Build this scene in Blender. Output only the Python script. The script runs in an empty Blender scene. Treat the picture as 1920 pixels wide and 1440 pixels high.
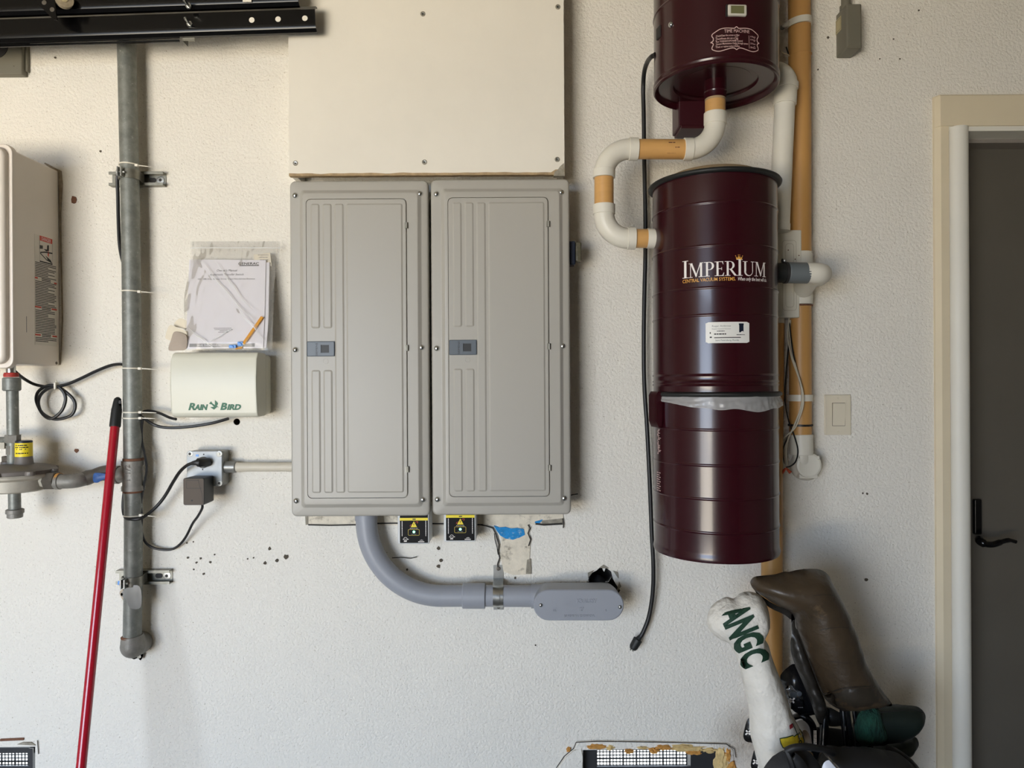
import bpy, bmesh, math, random
import numpy as np
from mathutils import Vector, Matrix, noise as mnoise
from mathutils.geometry import delaunay_2d_cdt
from mathutils.bvhtree import BVHTree

S = bpy.context.scene
COL = S.collection
R = math.radians
random.seed(7)

# ------------------------------------------------------------------ camera, world, bounce lamp, exposure
F_PX, CAM_D, CAM_Z, ROLL = 1331.0, 2.06, 1.50, 0.0055
cs, sn = math.cos(ROLL), math.sin(ROLL)
cam_data = bpy.data.cameras.new('camera')
cam = bpy.data.objects.new('camera', cam_data)
COL.objects.link(cam)
cam_data.sensor_width = 36.0
cam_data.lens = F_PX / 1920 * 36.0
cam_data.clip_start = 0.05
cam.matrix_world = Matrix(((cs, sn, 0, 0), (0, 0, -1, -CAM_D), (-sn, cs, 0, CAM_Z), (0, 0, 0, 1)))
S.camera = cam

world = bpy.data.worlds.new('daylight_sky')
S.world = world
world.use_nodes = True
wn, wl = world.node_tree.nodes, world.node_tree.links
wn.clear()
w_out = wn.new('ShaderNodeOutputWorld')
w_bg = wn.new('ShaderNodeBackground')
w_bg.inputs['Color'].default_value = (0.63, 0.775, 1.0, 1)
w_bg.inputs['Strength'].default_value = 11.5
wl.new(w_bg.outputs[0], w_out.inputs[0])

# daylight: the open garage doorway behind the camera, and an added lamp for driveway bounce
XL, XR, YB, ZC = -3.7, 2.6, -4.6, 2.95
OX0, OX1, OZ = -3.5, -1.15, 2.22
def area(name, loc, aim, sx, sy, power=0, color=(1, 1, 1), portal=False):
    d = bpy.data.lights.new(name, 'AREA')
    d.shape = 'RECTANGLE'; d.size = sx; d.size_y = sy
    d.energy = power; d.color = color
    if portal: d.cycles.is_portal = True
    o = bpy.data.objects.new(name, d)
    COL.objects.link(o)
    o.matrix_world = Matrix.Translation(loc) @ Vector(aim).to_track_quat('-Z', 'Y').to_matrix().to_4x4()
    return o
area('doorway_portal', ((OX0 + OX1) / 2, YB - 0.02, OZ / 2), (0, 1, 0), OX1 - OX0, OZ, portal=True)
area('driveway_bounce', (-2.0, YB - 5.2, 0.0), (0, 0, 1), 9.0, 9.0, 3200, (1.0, 0.85, 0.63))

S.view_settings.view_transform = 'Standard'
S.view_settings.look = 'None'
S.view_settings.gamma = 1.0
S.view_settings.use_curve_mapping = False
S.view_settings.exposure = 0.42
S.cycles.use_denoising = True
S.cycles.max_bounces = 10
S.cycles.diffuse_bounces = 6
S.cycles.transparent_max_bounces = 12
S.cycles.sample_clamp_indirect = 8

# ------------------------------------------------------------------ helpers
def P(px, py, d=0.0):
    """Point at distance d in front of the utility wall that stands where the photograph shows (px, py)."""
    u, v = (px - 960) / F_PX, -(py - 720) / F_PX
    D = CAM_D - d
    return Vector(((cs * u + sn * v) * D, -d, CAM_Z + (-sn * u + cs * v) * D))

def sz(px, d=0.0):
    return px * (CAM_D - d) / F_PX

def lin(c):
    c = c / 255.0
    return c / 12.92 if c <= 0.04045 else ((c + 0.055) / 1.055) ** 2.4

def mat(name, rgb, rough=0.5, metal=0.0, var=0.0, vs=12.0, bump=0.0, bs=150.0, coat=0.0, spec=0.5, stain=None, ss=4.0, sth=0.6, stretch=None, bd=0.003):
    m = bpy.data.materials.new(name)
    m.use_nodes = True
    N, L = m.node_tree.nodes, m.node_tree.links
    b = N['Principled BSDF']
    col = tuple(lin(c) for c in rgb) + (1,)
    b.inputs['Base Color'].default_value = col
    b.inputs['Roughness'].default_value = rough
    b.inputs['Metallic'].default_value = metal
    b.inputs['Specular IOR Level'].default_value = spec
    if coat:
        b.inputs['Coat Weight'].default_value = coat
        b.inputs['Coat Roughness'].default_value = 0.06
    tc = N.new('ShaderNodeTexCoord')
    src = tc.outputs['Object']
    if stretch:
        mp = N.new('ShaderNodeMapping')
        mp.inputs['Scale'].default_value = stretch
        L.new(src, mp.inputs[0])
        src = mp.outputs[0]
    cur = None
    if var:
        n = N.new('ShaderNodeTexNoise')
        n.inputs['Scale'].default_value = vs
        n.inputs['Detail'].default_value = 6
        n.inputs['Roughness'].default_value = 0.65
        L.new(src, n.inputs['Vector'])
        r = N.new('ShaderNodeValToRGB')
        r.color_ramp.elements[0].position = 0.3
        r.color_ramp.elements[1].position = 0.7
        r.color_ramp.elements[0].color = tuple(c * (1 - var) for c in col[:3]) + (1,)
        r.color_ramp.elements[1].color = tuple(min(1, c * (1 + var)) for c in col[:3]) + (1,)
        L.new(n.outputs[0], r.inputs[0])
        cur = r.outputs[0]
    if stain:
        n2 = N.new('ShaderNodeTexNoise')
        n2.inputs['Scale'].default_value = ss
        n2.inputs['Detail'].default_value = 8
        n2.inputs['Roughness'].default_value = 0.7
        L.new(src, n2.inputs['Vector'])
        r2 = N.new('ShaderNodeValToRGB')
        r2.color_ramp.elements[0].position = sth
        r2.color_ramp.elements[1].position = sth + 0.12
        r2.color_ramp.elements[0].color = (0, 0, 0, 1)
        r2.color_ramp.elements[1].color = (1, 1, 1, 1)
        L.new(n2.outputs[0], r2.inputs[0])
        mx = N.new('ShaderNodeMix')
        mx.data_type = 'RGBA'
        L.new(r2.outputs[0], mx.inputs[0])
        if cur: L.new(cur, mx.inputs[6])
        else: mx.inputs[6].default_value = col
        mx.inputs[7].default_value = tuple(lin(c) for c in stain) + (1,)
        cur = mx.outputs[2]
    if cur: L.new(cur, b.inputs['Base Color'])
    if bump:
        n3 = N.new('ShaderNodeTexNoise')
        n3.inputs['Scale'].default_value = bs
        n3.inputs['Detail'].default_value = 3
        L.new(src, n3.inputs['Vector'])
        bp = N.new('ShaderNodeBump')
        bp.inputs['Strength'].default_value = bump
        bp.inputs['Distance'].default_value = bd
        L.new(n3.outputs[0], bp.inputs['Height'])
        L.new(bp.outputs[0], b.inputs['Normal'])
    return m

def glow(name, rgb, strength):
    m = bpy.data.materials.new(name)
    m.use_nodes = True
    b = m.node_tree.nodes['Principled BSDF']
    c = tuple(lin(x) for x in rgb) + (1,)
    b.inputs['Base Color'].default_value = c
    b.inputs['Emission Color'].default_value = c
    b.inputs['Emission Strength'].default_value = strength
    return m

class G:
    """A bag of vertices and faces; build() links it as one mesh object."""
    def __init__(self):
        self.v, self.f = [], []
    def add(self, vs, fs):
        k = len(self.v)
        self.v += [tuple(x) for x in vs]
        self.f += [tuple(i + k for i in f) for f in fs]
        return self
    def rings(self, rings, cap0=True, cap1=True, closed=True):
        n = len(rings[0])
        vs = [p for r in rings for p in r]
        fs = []
        for i in range(len(rings) - 1):
            for j in range(n if closed else n - 1):
                a, b = i * n + j, i * n + (j + 1) % n
                fs.append((a, b, b + n, a + n))
        if cap0: fs.append(tuple(range(n - 1, -1, -1)))
        if cap1: fs.append(tuple(range((len(rings) - 1) * n, len(rings) * n)))
        return self.add(vs, fs)
    def box(self, x0, x1, y0, y1, z0, z1, bev=0.0):
        if bev <= 0:
            vs = [(x, y, z) for x in (x0, x1) for y in (y0, y1) for z in (z0, z1)]
            return self.add(vs, [(0, 1, 3, 2), (4, 6, 7, 5), (0, 4, 5, 1), (2, 3, 7, 6), (0, 2, 6, 4), (1, 5, 7, 3)])
        bm = bmesh.new()
        bmesh.ops.create_cube(bm, size=1)
        for v in bm.verts:
            v.co = ((x0 + x1) / 2 + v.co.x * abs(x1 - x0), (y0 + y1) / 2 + v.co.y * abs(y1 - y0), (z0 + z1) / 2 + v.co.z * abs(z1 - z0))
        bmesh.ops.bevel(bm, geom=list(bm.edges), offset=bev, segments=3, affect='EDGES', profile=0.5)
        return self.bm(bm)
    def bm(self, bm):
        bm.verts.index_update()
        self.add([v.co.copy() for v in bm.verts], [[v.index for v in f.verts] for f in bm.faces])
        bm.free()
        return self
    def tube(self, path, r, n=14, cap=True):
        path = [Vector(p) for p in path]
        m = len(path)
        rs = list(r) if isinstance(r, (list, tuple)) else [r] * m
        T = []
        for i in range(m):
            a, b = path[max(0, i - 1)], path[min(m - 1, i + 1)]
            T.append((b - a).normalized())
        up = Vector((0, 0, 1)) if abs(T[0].z) < 0.9 else Vector((0, 1, 0))
        nrm = (up - T[0] * up.dot(T[0])).normalized()
        rr = []
        for i in range(m):
            nrm = (nrm - T[i] * nrm.dot(T[i])).normalized()
            bi = T[i].cross(nrm)
            rr.append([path[i] + (nrm * math.cos(2 * math.pi * k / n) + bi * math.sin(2 * math.pi * k / n)) * rs[i] for k in range(n)])
        return self.rings(rr, cap, cap)
    def lathe(self, prof, base, axis=(0, 0, 1), n=40, cap0=True, cap1=True):
        """prof: (radius, height along axis)"""
        ax = Vector(axis).normalized()
        up = Vector((0, 1, 0)) if abs(ax.y) < 0.9 else Vector((1, 0, 0))
        e1 = (up - ax * up.dot(ax)).normalized()
        e2 = ax.cross(e1)
        base = Vector(base)
        rr = [[base + ax * h + (e1 * math.cos(2 * math.pi * k / n) + e2 * math.sin(2 * math.pi * k / n)) * max(r, 1e-5) for k in range(n)] for r, h in prof]
        return self.rings(rr, cap0, cap1)
    def prism(self, loop, y0, y1, bev=0.0):
        """loop: (x, z) outline; from depth y0 (back) to y1 (front, nearer the camera)"""
        rr = [[(x, y0, z) for x, z in loop]]
        if bev:
            s = 1 if y1 < y0 else -1
            ins = inset(loop, bev)
            ins2 = inset(loop, bev * 0.3)
            rr += [[(x, y1 + s * bev, z) for x, z in loop], [(x, y1 + s * bev * 0.3, z) for x, z in ins2], [(x, y1, z) for x, z in ins]]
        else:
            rr.append([(x, y1, z) for x, z in loop])
        return self.rings(rr)
    def fill(self, outer, holes, y):
        """flat XZ sheet with holes"""
        pts, edges = [], []
        for lp in [outer] + holes:
            k = len(pts)
            pts += [Vector(p) for p in lp]
            edges += [(k + i, k + (i + 1) % len(lp)) for i in range(len(lp))]
        v, e, f = delaunay_2d_cdt(pts, edges, [], 0, 1e-6)[:3]
        keep = []
        for t in f:
            c = sum((v[i] for i in t), Vector((0, 0))) / len(t)
            if inside(c, outer) and not any(inside(c, h) for h in holes): keep.append(t)
        return self.add([(p[0], y, p[1]) for p in v], keep)
    def xf(self, M):
        self.v = [tuple(M @ Vector(p)) for p in self.v]
        return self
    def build(self, name, m, parent=None, ang=40, label=None, kind=None, **kw):
        off = Vector((0, 0, 0))
        o = parent
        while o is not None:
            off += o.location
            o = o.parent
        me = bpy.data.meshes.new(name)
        me.from_pydata([(p[0] - off.x, p[1] - off.y, p[2] - off.z) for p in self.v], [], self.f)
        bm = bmesh.new(); bm.from_mesh(me)
        bmesh.ops.recalc_face_normals(bm, faces=bm.faces)
        bm.to_mesh(me); bm.free()
        if ang:
            me.polygons.foreach_set('use_smooth', [True] * len(me.polygons))
            me.set_sharp_from_angle(angle=R(ang))
        me.materials.append(m)
        ob = bpy.data.objects.new(name, me)
        COL.objects.link(ob)
        if 0 < ang <= 50:
            wm = ob.modifiers.new('weighted_normals', 'WEIGHTED_NORMAL')
            wm.keep_sharp = True; wm.weight = 80
        if parent is not None: ob.parent = parent
        if label: ob['label'] = label
        if kind: ob['kind'] = kind
        for k, val in kw.items(): ob[k] = val
        return ob

def inside(p, loop):
    x, y = p[0], p[1]
    c, n = False, len(loop)
    for i in range(n):
        x1, y1 = loop[i]; x2, y2 = loop[(i + 1) % n]
        if (y1 > y) != (y2 > y) and x < (x2 - x1) * (y - y1) / (y2 - y1) + x1: c = not c
    return c

def inset(loop, d):
    n = len(loop)
    A = sum(loop[i][0] * loop[(i + 1) % n][1] - loop[(i + 1) % n][0] * loop[i][1] for i in range(n))
    s = 1 if A > 0 else -1
    out = []
    for i in range(n):
        a, b, c = Vector(loop[i - 1]), Vector(loop[i]), Vector(loop[(i + 1) % n])
        t = ((b - a).normalized() + (c - b).normalized())
        t = t.normalized() if t.length > 1e-9 else (c - b).normalized()
        out.append((b.x - t.y * d * s, b.y + t.x * d * s))
    return out

def rrect(x0, x1, z0, z1, r, n=5):
    pts = []
    for cx, cz, a0 in ((x1 - r, z1 - r, 0), (x0 + r, z1 - r, 90), (x0 + r, z0 + r, 180), (x1 - r, z0 + r, 270)):
        for k in range(n + 1):
            a = R(a0 + 90 * k / n)
            pts.append((cx + r * math.cos(a), cz + r * math.sin(a)))
    return pts

def catmull(pts, n=5, closed=False):
    pts = [Vector(p) for p in pts]
    m = len(pts)
    out = []
    for i in range(m if closed else m - 1):
        if closed: p0, p1, p2, p3 = pts[i - 1], pts[i], pts[(i + 1) % m], pts[(i + 2) % m]
        else: p0, p1, p2, p3 = pts[max(0, i - 1)], pts[i], pts[i + 1], pts[min(m - 1, i + 2)]
        for k in range(n):
            t = k / n
            out.append(0.5 * ((2 * p1) + (p2 - p0) * t + (2 * p0 - 5 * p1 + 4 * p2 - p3) * t * t + (3 * p1 - p0 - 3 * p2 + p3) * t ** 3))
    if not closed: out.append(pts[-1])
    return out

def arc_corner(a, b, c, rad, n=10):
    """points of the fillet at corner b between a-b and b-c"""
    a, b, c = Vector(a), Vector(b), Vector(c)
    u, v = (a - b).normalized(), (c - b).normalized()
    half = u.angle(v) / 2
    t = rad / math.tan(half)
    ctr = b + (u + v).normalized() * (rad / math.sin(half))
    p, q = b + u * t - ctr, b + v * t - ctr
    tot = p.angle(q)
    return [ctr + (p * math.sin((1 - k / n) * tot) + q * math.sin(k / n * tot)) / math.sin(tot) for k in range(n + 1)]

def thing(name, label, cat, loc=(0, 0, 0), group=None):
    o = bpy.data.objects.new(name, None)
    COL.objects.link(o)
    o.empty_display_size = 0.05
    o.location = loc
    o['label'] = label; o['category'] = cat
    if group: o['group'] = group
    return o

def tag(o, label, cat, group=None):
    o['label'] = label; o['category'] = cat
    if group: o['group'] = group
    return o

def dup(root, loc, label):
    def cp(o, par):
        c = o.copy(); COL.objects.link(c)
        if par is not None: c.parent = par
        for ch in o.children: cp(ch, c)
        return c
    r = cp(root, None)
    r.location = loc; r['label'] = label
    return r

def text(txt, size, mapper, name, m, parent, bold=0.0, shear=0.0, align='LEFT', width=None, depth=0.0003, label=None, sub=0, ext=0.0):
    """Lettering as a mesh; mapper(u, v, w) takes text coordinates in metres (w towards the reader) to the scene."""
    c = bpy.data.curves.new('lettering', 'FONT')
    c.body = txt; c.size = size; c.offset = bold; c.shear = shear; c.align_x = align; c.resolution_u = 3
    c.extrude = ext; c.bevel_depth = ext * 0.5; c.bevel_resolution = 0
    o = bpy.data.objects.new('lettering', c)
    COL.objects.link(o)
    dg = bpy.context.evaluated_depsgraph_get()
    me = bpy.data.meshes.new_from_object(o.evaluated_get(dg))
    bpy.data.objects.remove(o)
    vs = [v.co.copy() for v in me.vertices]
    fs = [tuple(p.vertices) for p in me.polygons]
    bpy.data.meshes.remove(me)
    if width:
        w = max(v.x for v in vs) - min(v.x for v in vs)
        for v in vs: v.x *= width / w
    if sub:
        bm = bmesh.new()
        bv = [bm.verts.new(v) for v in vs]
        for f in fs:
            try: bm.faces.new([bv[i] for i in f])
            except ValueError: pass
        bmesh.ops.subdivide_edges(bm, edges=[e for e in bm.edges if e.calc_length() > sub], cuts=3, use_grid_fill=False)
        bmesh.ops.triangulate(bm, faces=bm.faces)
        bm.verts.index_update()
        vs = [v.co.copy() for v in bm.verts]
        fs = [[v.index for v in f.verts] for f in bm.faces]
        bm.free()
    g = G()
    g.add([mapper(v.x, v.y, depth + v.z) for v in vs], fs)
    return g.build(name, m, parent, ang=0, label=label)

def flat(o, ux=(1, 0, 0), uz=(0, 0, 1), w=(0, -1, 0)):
    o, ux, uz, w = Vector(o), Vector(ux), Vector(uz), Vector(w)
    return lambda u, v, d=0.0: o + ux * u + uz * v + w * d

def inflate(g, outline, d, thick, Rpx, step=7.0, smooth=4, sub=4, flat_back=False):
    """A closed pillow with the outline (photo pixels at depth d), half thickness `thick`."""
    lp = [(p.x, p.y) for p in catmull([(x, y) for x, y in outline], sub, True)]
    A = np.array(lp); B = np.roll(A, -1, axis=0)
    def dist(q):
        ab = B - A
        t = np.clip(((q - A) * ab).sum(1) / np.maximum((ab ** 2).sum(1), 1e-9), 0, 1)
        return np.sqrt((((A + ab * t[:, None]) - q) ** 2).sum(1)).min()
    x0, y0 = A.min(0); x1, y1 = A.max(0)
    pts = [Vector(p) for p in lp]
    nb = len(pts)
    y, row = y0 + step / 2, 0
    while y < y1:
        x = x0 + (step / 2 if row % 2 else 0)
        while x < x1:
            if inside((x, y), lp) and dist(np.array((x, y))) > step * 0.45: pts.append(Vector((x, y)))
            x += step
        y += step * 0.87; row += 1
    v, e, f = delaunay_2d_cdt(pts, [(i, (i + 1) % nb) for i in range(nb)], [], 0, 1e-6)[:3]
    f = [t for t in f if inside(sum((v[i] for i in t), Vector((0, 0))) / 3, lp)]
    D = np.array([dist(np.array(p)) for p in v])
    q = np.clip(D / Rpx, 0, 1)
    h = thick * np.sqrt(np.maximum(0, 1 - (1 - q) ** 2))
    adj = [set() for _ in v]
    for t in f:
        for i in range(3):
            adj[t[i]].add(t[(i + 1) % 3]); adj[t[(i + 1) % 3]].add(t[i])
    bd = D < 1e-3
    for _ in range(smooth):
        h2 = h.copy()
        for i in range(len(v)):
            if not bd[i] and adj[i]: h2[i] = 0.4 * h[i] + 0.6 * sum(h[j] for j in adj[i]) / len(adj[i])
        h = h2
    h[bd] = 0
    W = [P(p[0], p[1], d) for p in v]
    n = len(v)
    vs = [(w.x, w.y - hh, w.z) for w, hh in zip(W, h)]
    idx = list(range(n))
    back = []
    for i, (w, hh) in enumerate(zip(W, h)):
        if bd[i]: back.append(i)
        else:
            back.append(len(vs)); vs.append((w.x, w.y + (hh * (0.15 if flat_back else 1)), w.z))
    fs = [tuple(t) for t in f] + [tuple(back[i] for i in reversed(t)) for t in f]
    return g.add(vs, fs)

def conform(obj_list):
    """Returns cast(x, z) -> y of the front surface of the listed meshes seen from the room."""
    trees = []
    for o in obj_list:
        off = Vector((0, 0, 0)); q = o
        while q is not None: off += q.location; q = q.parent
        trees.append(BVHTree.FromPolygons([v.co + off for v in o.data.vertices], [tuple(p.vertices) for p in o.data.polygons]))
    def cast(x, z):
        best = None
        for t in trees:
            hit = t.ray_cast(Vector((x, -1.5, z)), Vector((0, 1, 0)))
            if hit[0] is not None and (best is None or hit[0].y < best): best = hit[0].y
        return best
    return cast

def bars(g, mapper, rows, w=0.0002):
    """rows of unreadably small print: (u0, u1, v, height)"""
    for u0, u1, v, h in rows:
        g.add([mapper(u0, v, w), mapper(u1, v, w), mapper(u1, v + h, w), mapper(u0, v + h, w)], [(0, 1, 2, 3)])
    return g

def wordbars(g, mapper, u0, u1, v, h, seed=0, gap=0.25, w=0.0002):
    rnd = random.Random(seed)
    u = u0
    rows = []
    while u < u1 - h:
        L = min(h * rnd.uniform(1.2, 4.0), u1 - u)
        rows.append((u, u + L, v, h)); u += L + h * (0.3 + gap)
    return bars(g, mapper, rows, w)

def ribbon(g, pts, width, mapper=None, w=0.0003, closed=False):
    """a thin flat line through 2-D points"""
    pts = [Vector(p) for p in pts]
    m = len(pts)
    L, Rr = [], []
    for i in range(m):
        a = pts[i - 1] if (closed or i) else pts[i]
        b = pts[(i + 1) % m] if (closed or i < m - 1) else pts[i]
        t = (b - a).normalized()
        n = Vector((-t.y, t.x)) * width / 2
        L.append(pts[i] + n); Rr.append(pts[i] - n)
    vs = [mapper(p.x, p.y, w) for p in L] + [mapper(p.x, p.y, w) for p in Rr]
    return g.add(vs, [(i, (i + 1) % m, m + (i + 1) % m, m + i) for i in range(m if closed else m - 1)])

def screw(name, pos, r, m, parent, axis=(0, -1, 0), slot=None):
    g = G().lathe([(r, 0), (r, r * 0.25), (r * 0.8, r * 0.6), (r * 0.45, r * 0.8), (r * 0.001, r * 0.85)], pos, axis, 14)
    ob = g.build(name, m, parent, ang=60)
    return ob

# ------------------------------------------------------------------ materials
def wall_material():
    m = mat('painted_stucco', (233, 228, 217), 0.75, var=0.02, vs=3.0, spec=0.25)
    N, L = m.node_tree.nodes, m.node_tree.links
    b = N['Principled BSDF']
    tc = N.new('ShaderNodeTexCoord')
    n1 = N.new('ShaderNodeTexNoise'); n1.inputs['Scale'].default_value = 125; n1.inputs['Detail'].default_value = 3; n1.inputs['Roughness'].default_value = 0.55
    n2 = N.new('ShaderNodeTexNoise'); n2.inputs['Scale'].default_value = 9; n2.inputs['Detail'].default_value = 2
    vo = N.new('ShaderNodeTexVoronoi'); vo.inputs['Scale'].default_value = 85
    for x in (n1, n2, vo): L.new(tc.outputs['Object'], x.inputs['Vector'])
    r = N.new('ShaderNodeValToRGB'); r.color_ramp.elements[0].position = 0.33; r.color_ramp.elements[1].position = 0.60
    L.new(n1.outputs[0], r.inputs[0])
    pit = N.new('ShaderNodeValToRGB'); pit.color_ramp.elements[0].position = 0.0; pit.color_ramp.elements[1].position = 0.13
    L.new(vo.outputs['Distance'], pit.inputs[0])
    ml = N.new('ShaderNodeMath'); ml.operation = 'MULTIPLY'; L.new(r.outputs[0], ml.inputs[0]); L.new(pit.outputs[0], ml.inputs[1])
    ad = N.new('ShaderNodeMath'); ad.operation = 'MULTIPLY_ADD'; ad.inputs[1].default_value = 1.6
    L.new(n2.outputs[0], ad.inputs[0]); L.new(ml.outputs[0], ad.inputs[2])
    bp = N.new('ShaderNodeBump'); bp.inputs['Strength'].default_value = 0.5; bp.inputs['Distance'].default_value = 0.003
    L.new(ad.outputs[0], bp.inputs['Height']); L.new(bp.outputs[0], b.inputs['Normal'])
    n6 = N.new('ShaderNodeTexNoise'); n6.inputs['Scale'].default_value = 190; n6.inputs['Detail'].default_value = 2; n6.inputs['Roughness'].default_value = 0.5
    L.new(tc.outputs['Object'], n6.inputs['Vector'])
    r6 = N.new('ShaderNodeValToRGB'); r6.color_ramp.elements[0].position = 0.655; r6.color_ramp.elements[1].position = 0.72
    r6.color_ramp.elements[0].color = (1, 1, 1, 1); r6.color_ramp.elements[1].color = (0.62, 0.58, 0.52, 1)  # dark specks in the colour for shaded stucco pits and dirt
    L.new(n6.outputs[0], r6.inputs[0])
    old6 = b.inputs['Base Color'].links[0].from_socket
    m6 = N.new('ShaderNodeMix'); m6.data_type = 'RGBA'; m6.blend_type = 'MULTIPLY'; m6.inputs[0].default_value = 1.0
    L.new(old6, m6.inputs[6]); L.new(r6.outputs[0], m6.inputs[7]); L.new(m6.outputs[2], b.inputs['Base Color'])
    # grime with a shape of its own: where the golf bag rubs the plaster beside the vent
    sep = N.new('ShaderNodeVectorMath'); sep.operation = 'DISTANCE'
    g0 = P(1405, 1385)
    L.new(tc.outputs['Object'], sep.inputs[0]); sep.inputs[1].default_value = g0
    mr = N.new('ShaderNodeMapRange'); mr.inputs[1].default_value = 0.02; mr.inputs[2].default_value = 0.13; mr.inputs[3].default_value = 1; mr.inputs[4].default_value = 0
    L.new(sep.outputs['Value'], mr.inputs[0])
    n4 = N.new('ShaderNodeTexNoise'); n4.inputs['Scale'].default_value = 38; n4.inputs['Detail'].default_value = 8; n4.inputs['Roughness'].default_value = 0.8
    L.new(tc.outputs['Object'], n4.inputs['Vector'])
    m4 = N.new('ShaderNodeMath'); m4.operation = 'MULTIPLY'; L.new(mr.outputs[0], m4.inputs[0]); L.new(n4.outputs[0], m4.inputs[1])
    m5 = N.new('ShaderNodeMath'); m5.operation = 'MULTIPLY'; m5.use_clamp = True; m5.inputs[1].default_value = 1.1; L.new(m4.outputs[0], m5.inputs[0])
    mx = N.new('ShaderNodeMix'); mx.data_type = 'RGBA'
    old = b.inputs['Base Color'].links[0].from_socket
    L.new(m5.outputs[0], mx.inputs[0]); L.new(old, mx.inputs[6]); mx.inputs[7].default_value = (lin(120), lin(98), lin(72), 1)
    L.new(mx.outputs[2], b.inputs['Base Color'])
    return m

M = {}
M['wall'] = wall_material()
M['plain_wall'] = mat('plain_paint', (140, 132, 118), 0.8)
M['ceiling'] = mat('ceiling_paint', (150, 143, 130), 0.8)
M['floor'] = mat('garage_concrete', (112, 108, 102), 0.6, var=0.12, vs=4)
M['drive'] = mat('driveway_concrete', (205, 190, 168), 0.85, var=0.06, vs=2)
M['mortar'] = mat('rough_mortar', (222, 212, 192), 0.9, var=0.12, vs=30, bump=0.5, bs=110, stain=(150, 140, 122), ss=22, sth=0.56)
M['mortar_dark'] = mat('broken_mortar', (150, 143, 128), 0.9, var=0.3, vs=60, bump=0.8, bs=160)
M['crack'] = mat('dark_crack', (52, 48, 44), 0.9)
M['pit'] = mat('pit_shadow', (84, 76, 64), 0.9, var=0.3, vs=90)
M['pit_dark'] = mat('hole_shade', (70, 64, 56), 0.95, var=0.4, vs=80, bump=0.6, bs=120)  # darkened lining puts the holes' inner shade into the colour
M['blue_paint'] = mat('blue_spray_paint', (10, 132, 196), 0.7, var=0.2, vs=60, stain=(170, 195, 205), ss=90, sth=0.58)
M['board'] = mat('painted_board', (229, 223, 210), 0.7, var=0.025, vs=5, bump=0.06, bs=300)
M['board_edge'] = mat('torn_board_edge', (170, 146, 112), 0.9, var=0.2, vs=60, bump=0.5, bs=200)
M['cream'] = mat('cream_trim_paint', (223, 209, 180), 0.5, var=0.03, vs=5)
M['white_trim'] = mat('white_trim_paint', (226, 222, 210), 0.5, var=0.02, vs=5, stain=(190, 180, 160), ss=18, sth=0.70)
M['door'] = mat('grey_door_paint', (92, 86, 76), 0.55, var=0.05, vs=6)
M['black_metal'] = mat('black_enamel', (7, 7, 8), 0.2, spec=0.3)
M['black_plastic'] = mat('black_plastic', (28, 28, 28), 0.45)
M['adapter_face'] = mat('brownish_plastic_label', (84, 73, 62), 0.55, spec=0.3)
M['cable'] = mat('black_cable', (24, 24, 25), 0.45)
M['steel'] = mat('zinc_steel', (190, 192, 190), 0.28, metal=1.0, var=0.1, vs=60)
M['dull_steel'] = mat('dull_strut_steel', (140, 138, 128), 0.45, metal=0.8, var=0.2, vs=40)
M['chrome'] = mat('chrome_screw', (215, 218, 218), 0.16, metal=1.0)
M['galv'] = mat('galvanised_pipe', (128, 130, 124), 0.5, metal=0.35, var=0.25, vs=38, stain=(176, 178, 170), ss=70, sth=0.60, bump=0.06, bs=200)
M['iron'] = mat('cast_fitting', (134, 131, 124), 0.55, metal=0.3, var=0.2, vs=40, bump=0.15, bs=250)
M['pipe_dark'] = mat('dark_fitting', (96, 90, 82), 0.5, metal=0.4, var=0.25, vs=50, bump=0.15, bs=200)
M['alum'] = mat('cast_aluminium', (176, 170, 156), 0.55, metal=0.15, var=0.12, vs=30, bump=0.08, bs=220)
M['reg_grey'] = mat('regulator_grey_enamel', (112, 106, 100), 0.5, var=0.1, vs=30)
M['rust'] = mat('pipe_dope_rust', (112, 74, 52), 0.8, var=0.3, vs=60)
M['red_dope'] = mat('red_thread_sealant', (170, 52, 44), 0.6, var=0.35, vs=120)
M['zip'] = mat('white_nylon', (226, 220, 204), 0.4)
M['heater'] = mat('heater_white_enamel', (226, 216, 204), 0.35, var=0.015, vs=4)
M['red'] = mat('label_red', (206, 72, 52), 0.5)
M['ink'] = mat('black_ink', (38, 36, 35), 0.6)
M['text_ink'] = mat('soft_black_ink', (74, 72, 74), 0.6)
M['moulding_shade'] = mat('moulded_line', (188, 180, 162), 0.6)  # darker tint painted for the shade in the moulded grooves
M['grey_ink'] = mat('grey_ink', (120, 118, 118), 0.6)
M['pole'] = mat('red_pole_enamel', (168, 20, 40), 0.22, coat=0.4)
M['rain_case'] = mat('pale_green_grey_plastic', (214, 212, 196), 0.4, var=0.015, vs=8)
M['green_print'] = mat('green_print', (18, 98, 68), 0.5)
M['paper'] = mat('white_paper', (226, 222, 226), 0.7, var=0.01, vs=30)
M['cardboard'] = mat('cream_card', (226, 216, 194), 0.8, var=0.04, vs=30)
M['tape_grey'] = mat('grey_paper', (174, 160, 146), 0.75, var=0.06, vs=30)
M['pencil'] = mat('orange_pencil', (226, 158, 52), 0.5)
M['blue_clip'] = mat('blue_plastic', (84, 146, 220), 0.4)
M['outlet_box'] = mat('grey_cast_box', (140, 140, 136), 0.4, metal=0.5, var=0.12, vs=40)
M['zinc_plate'] = mat('zinc_cover_plate', (166, 170, 172), 0.5, metal=0.25, var=0.1, vs=50)
M['pvc_white'] = mat('white_pvc', (224, 219, 205), 0.4, var=0.03, vs=14, stain=(176, 168, 150), ss=24, sth=0.72)
M['pvc_yellow'] = mat('yellowed_pvc', (206, 158, 96), 0.38, var=0.10, vs=9, stretch=(0.6, 0.6, 2.5))
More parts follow.
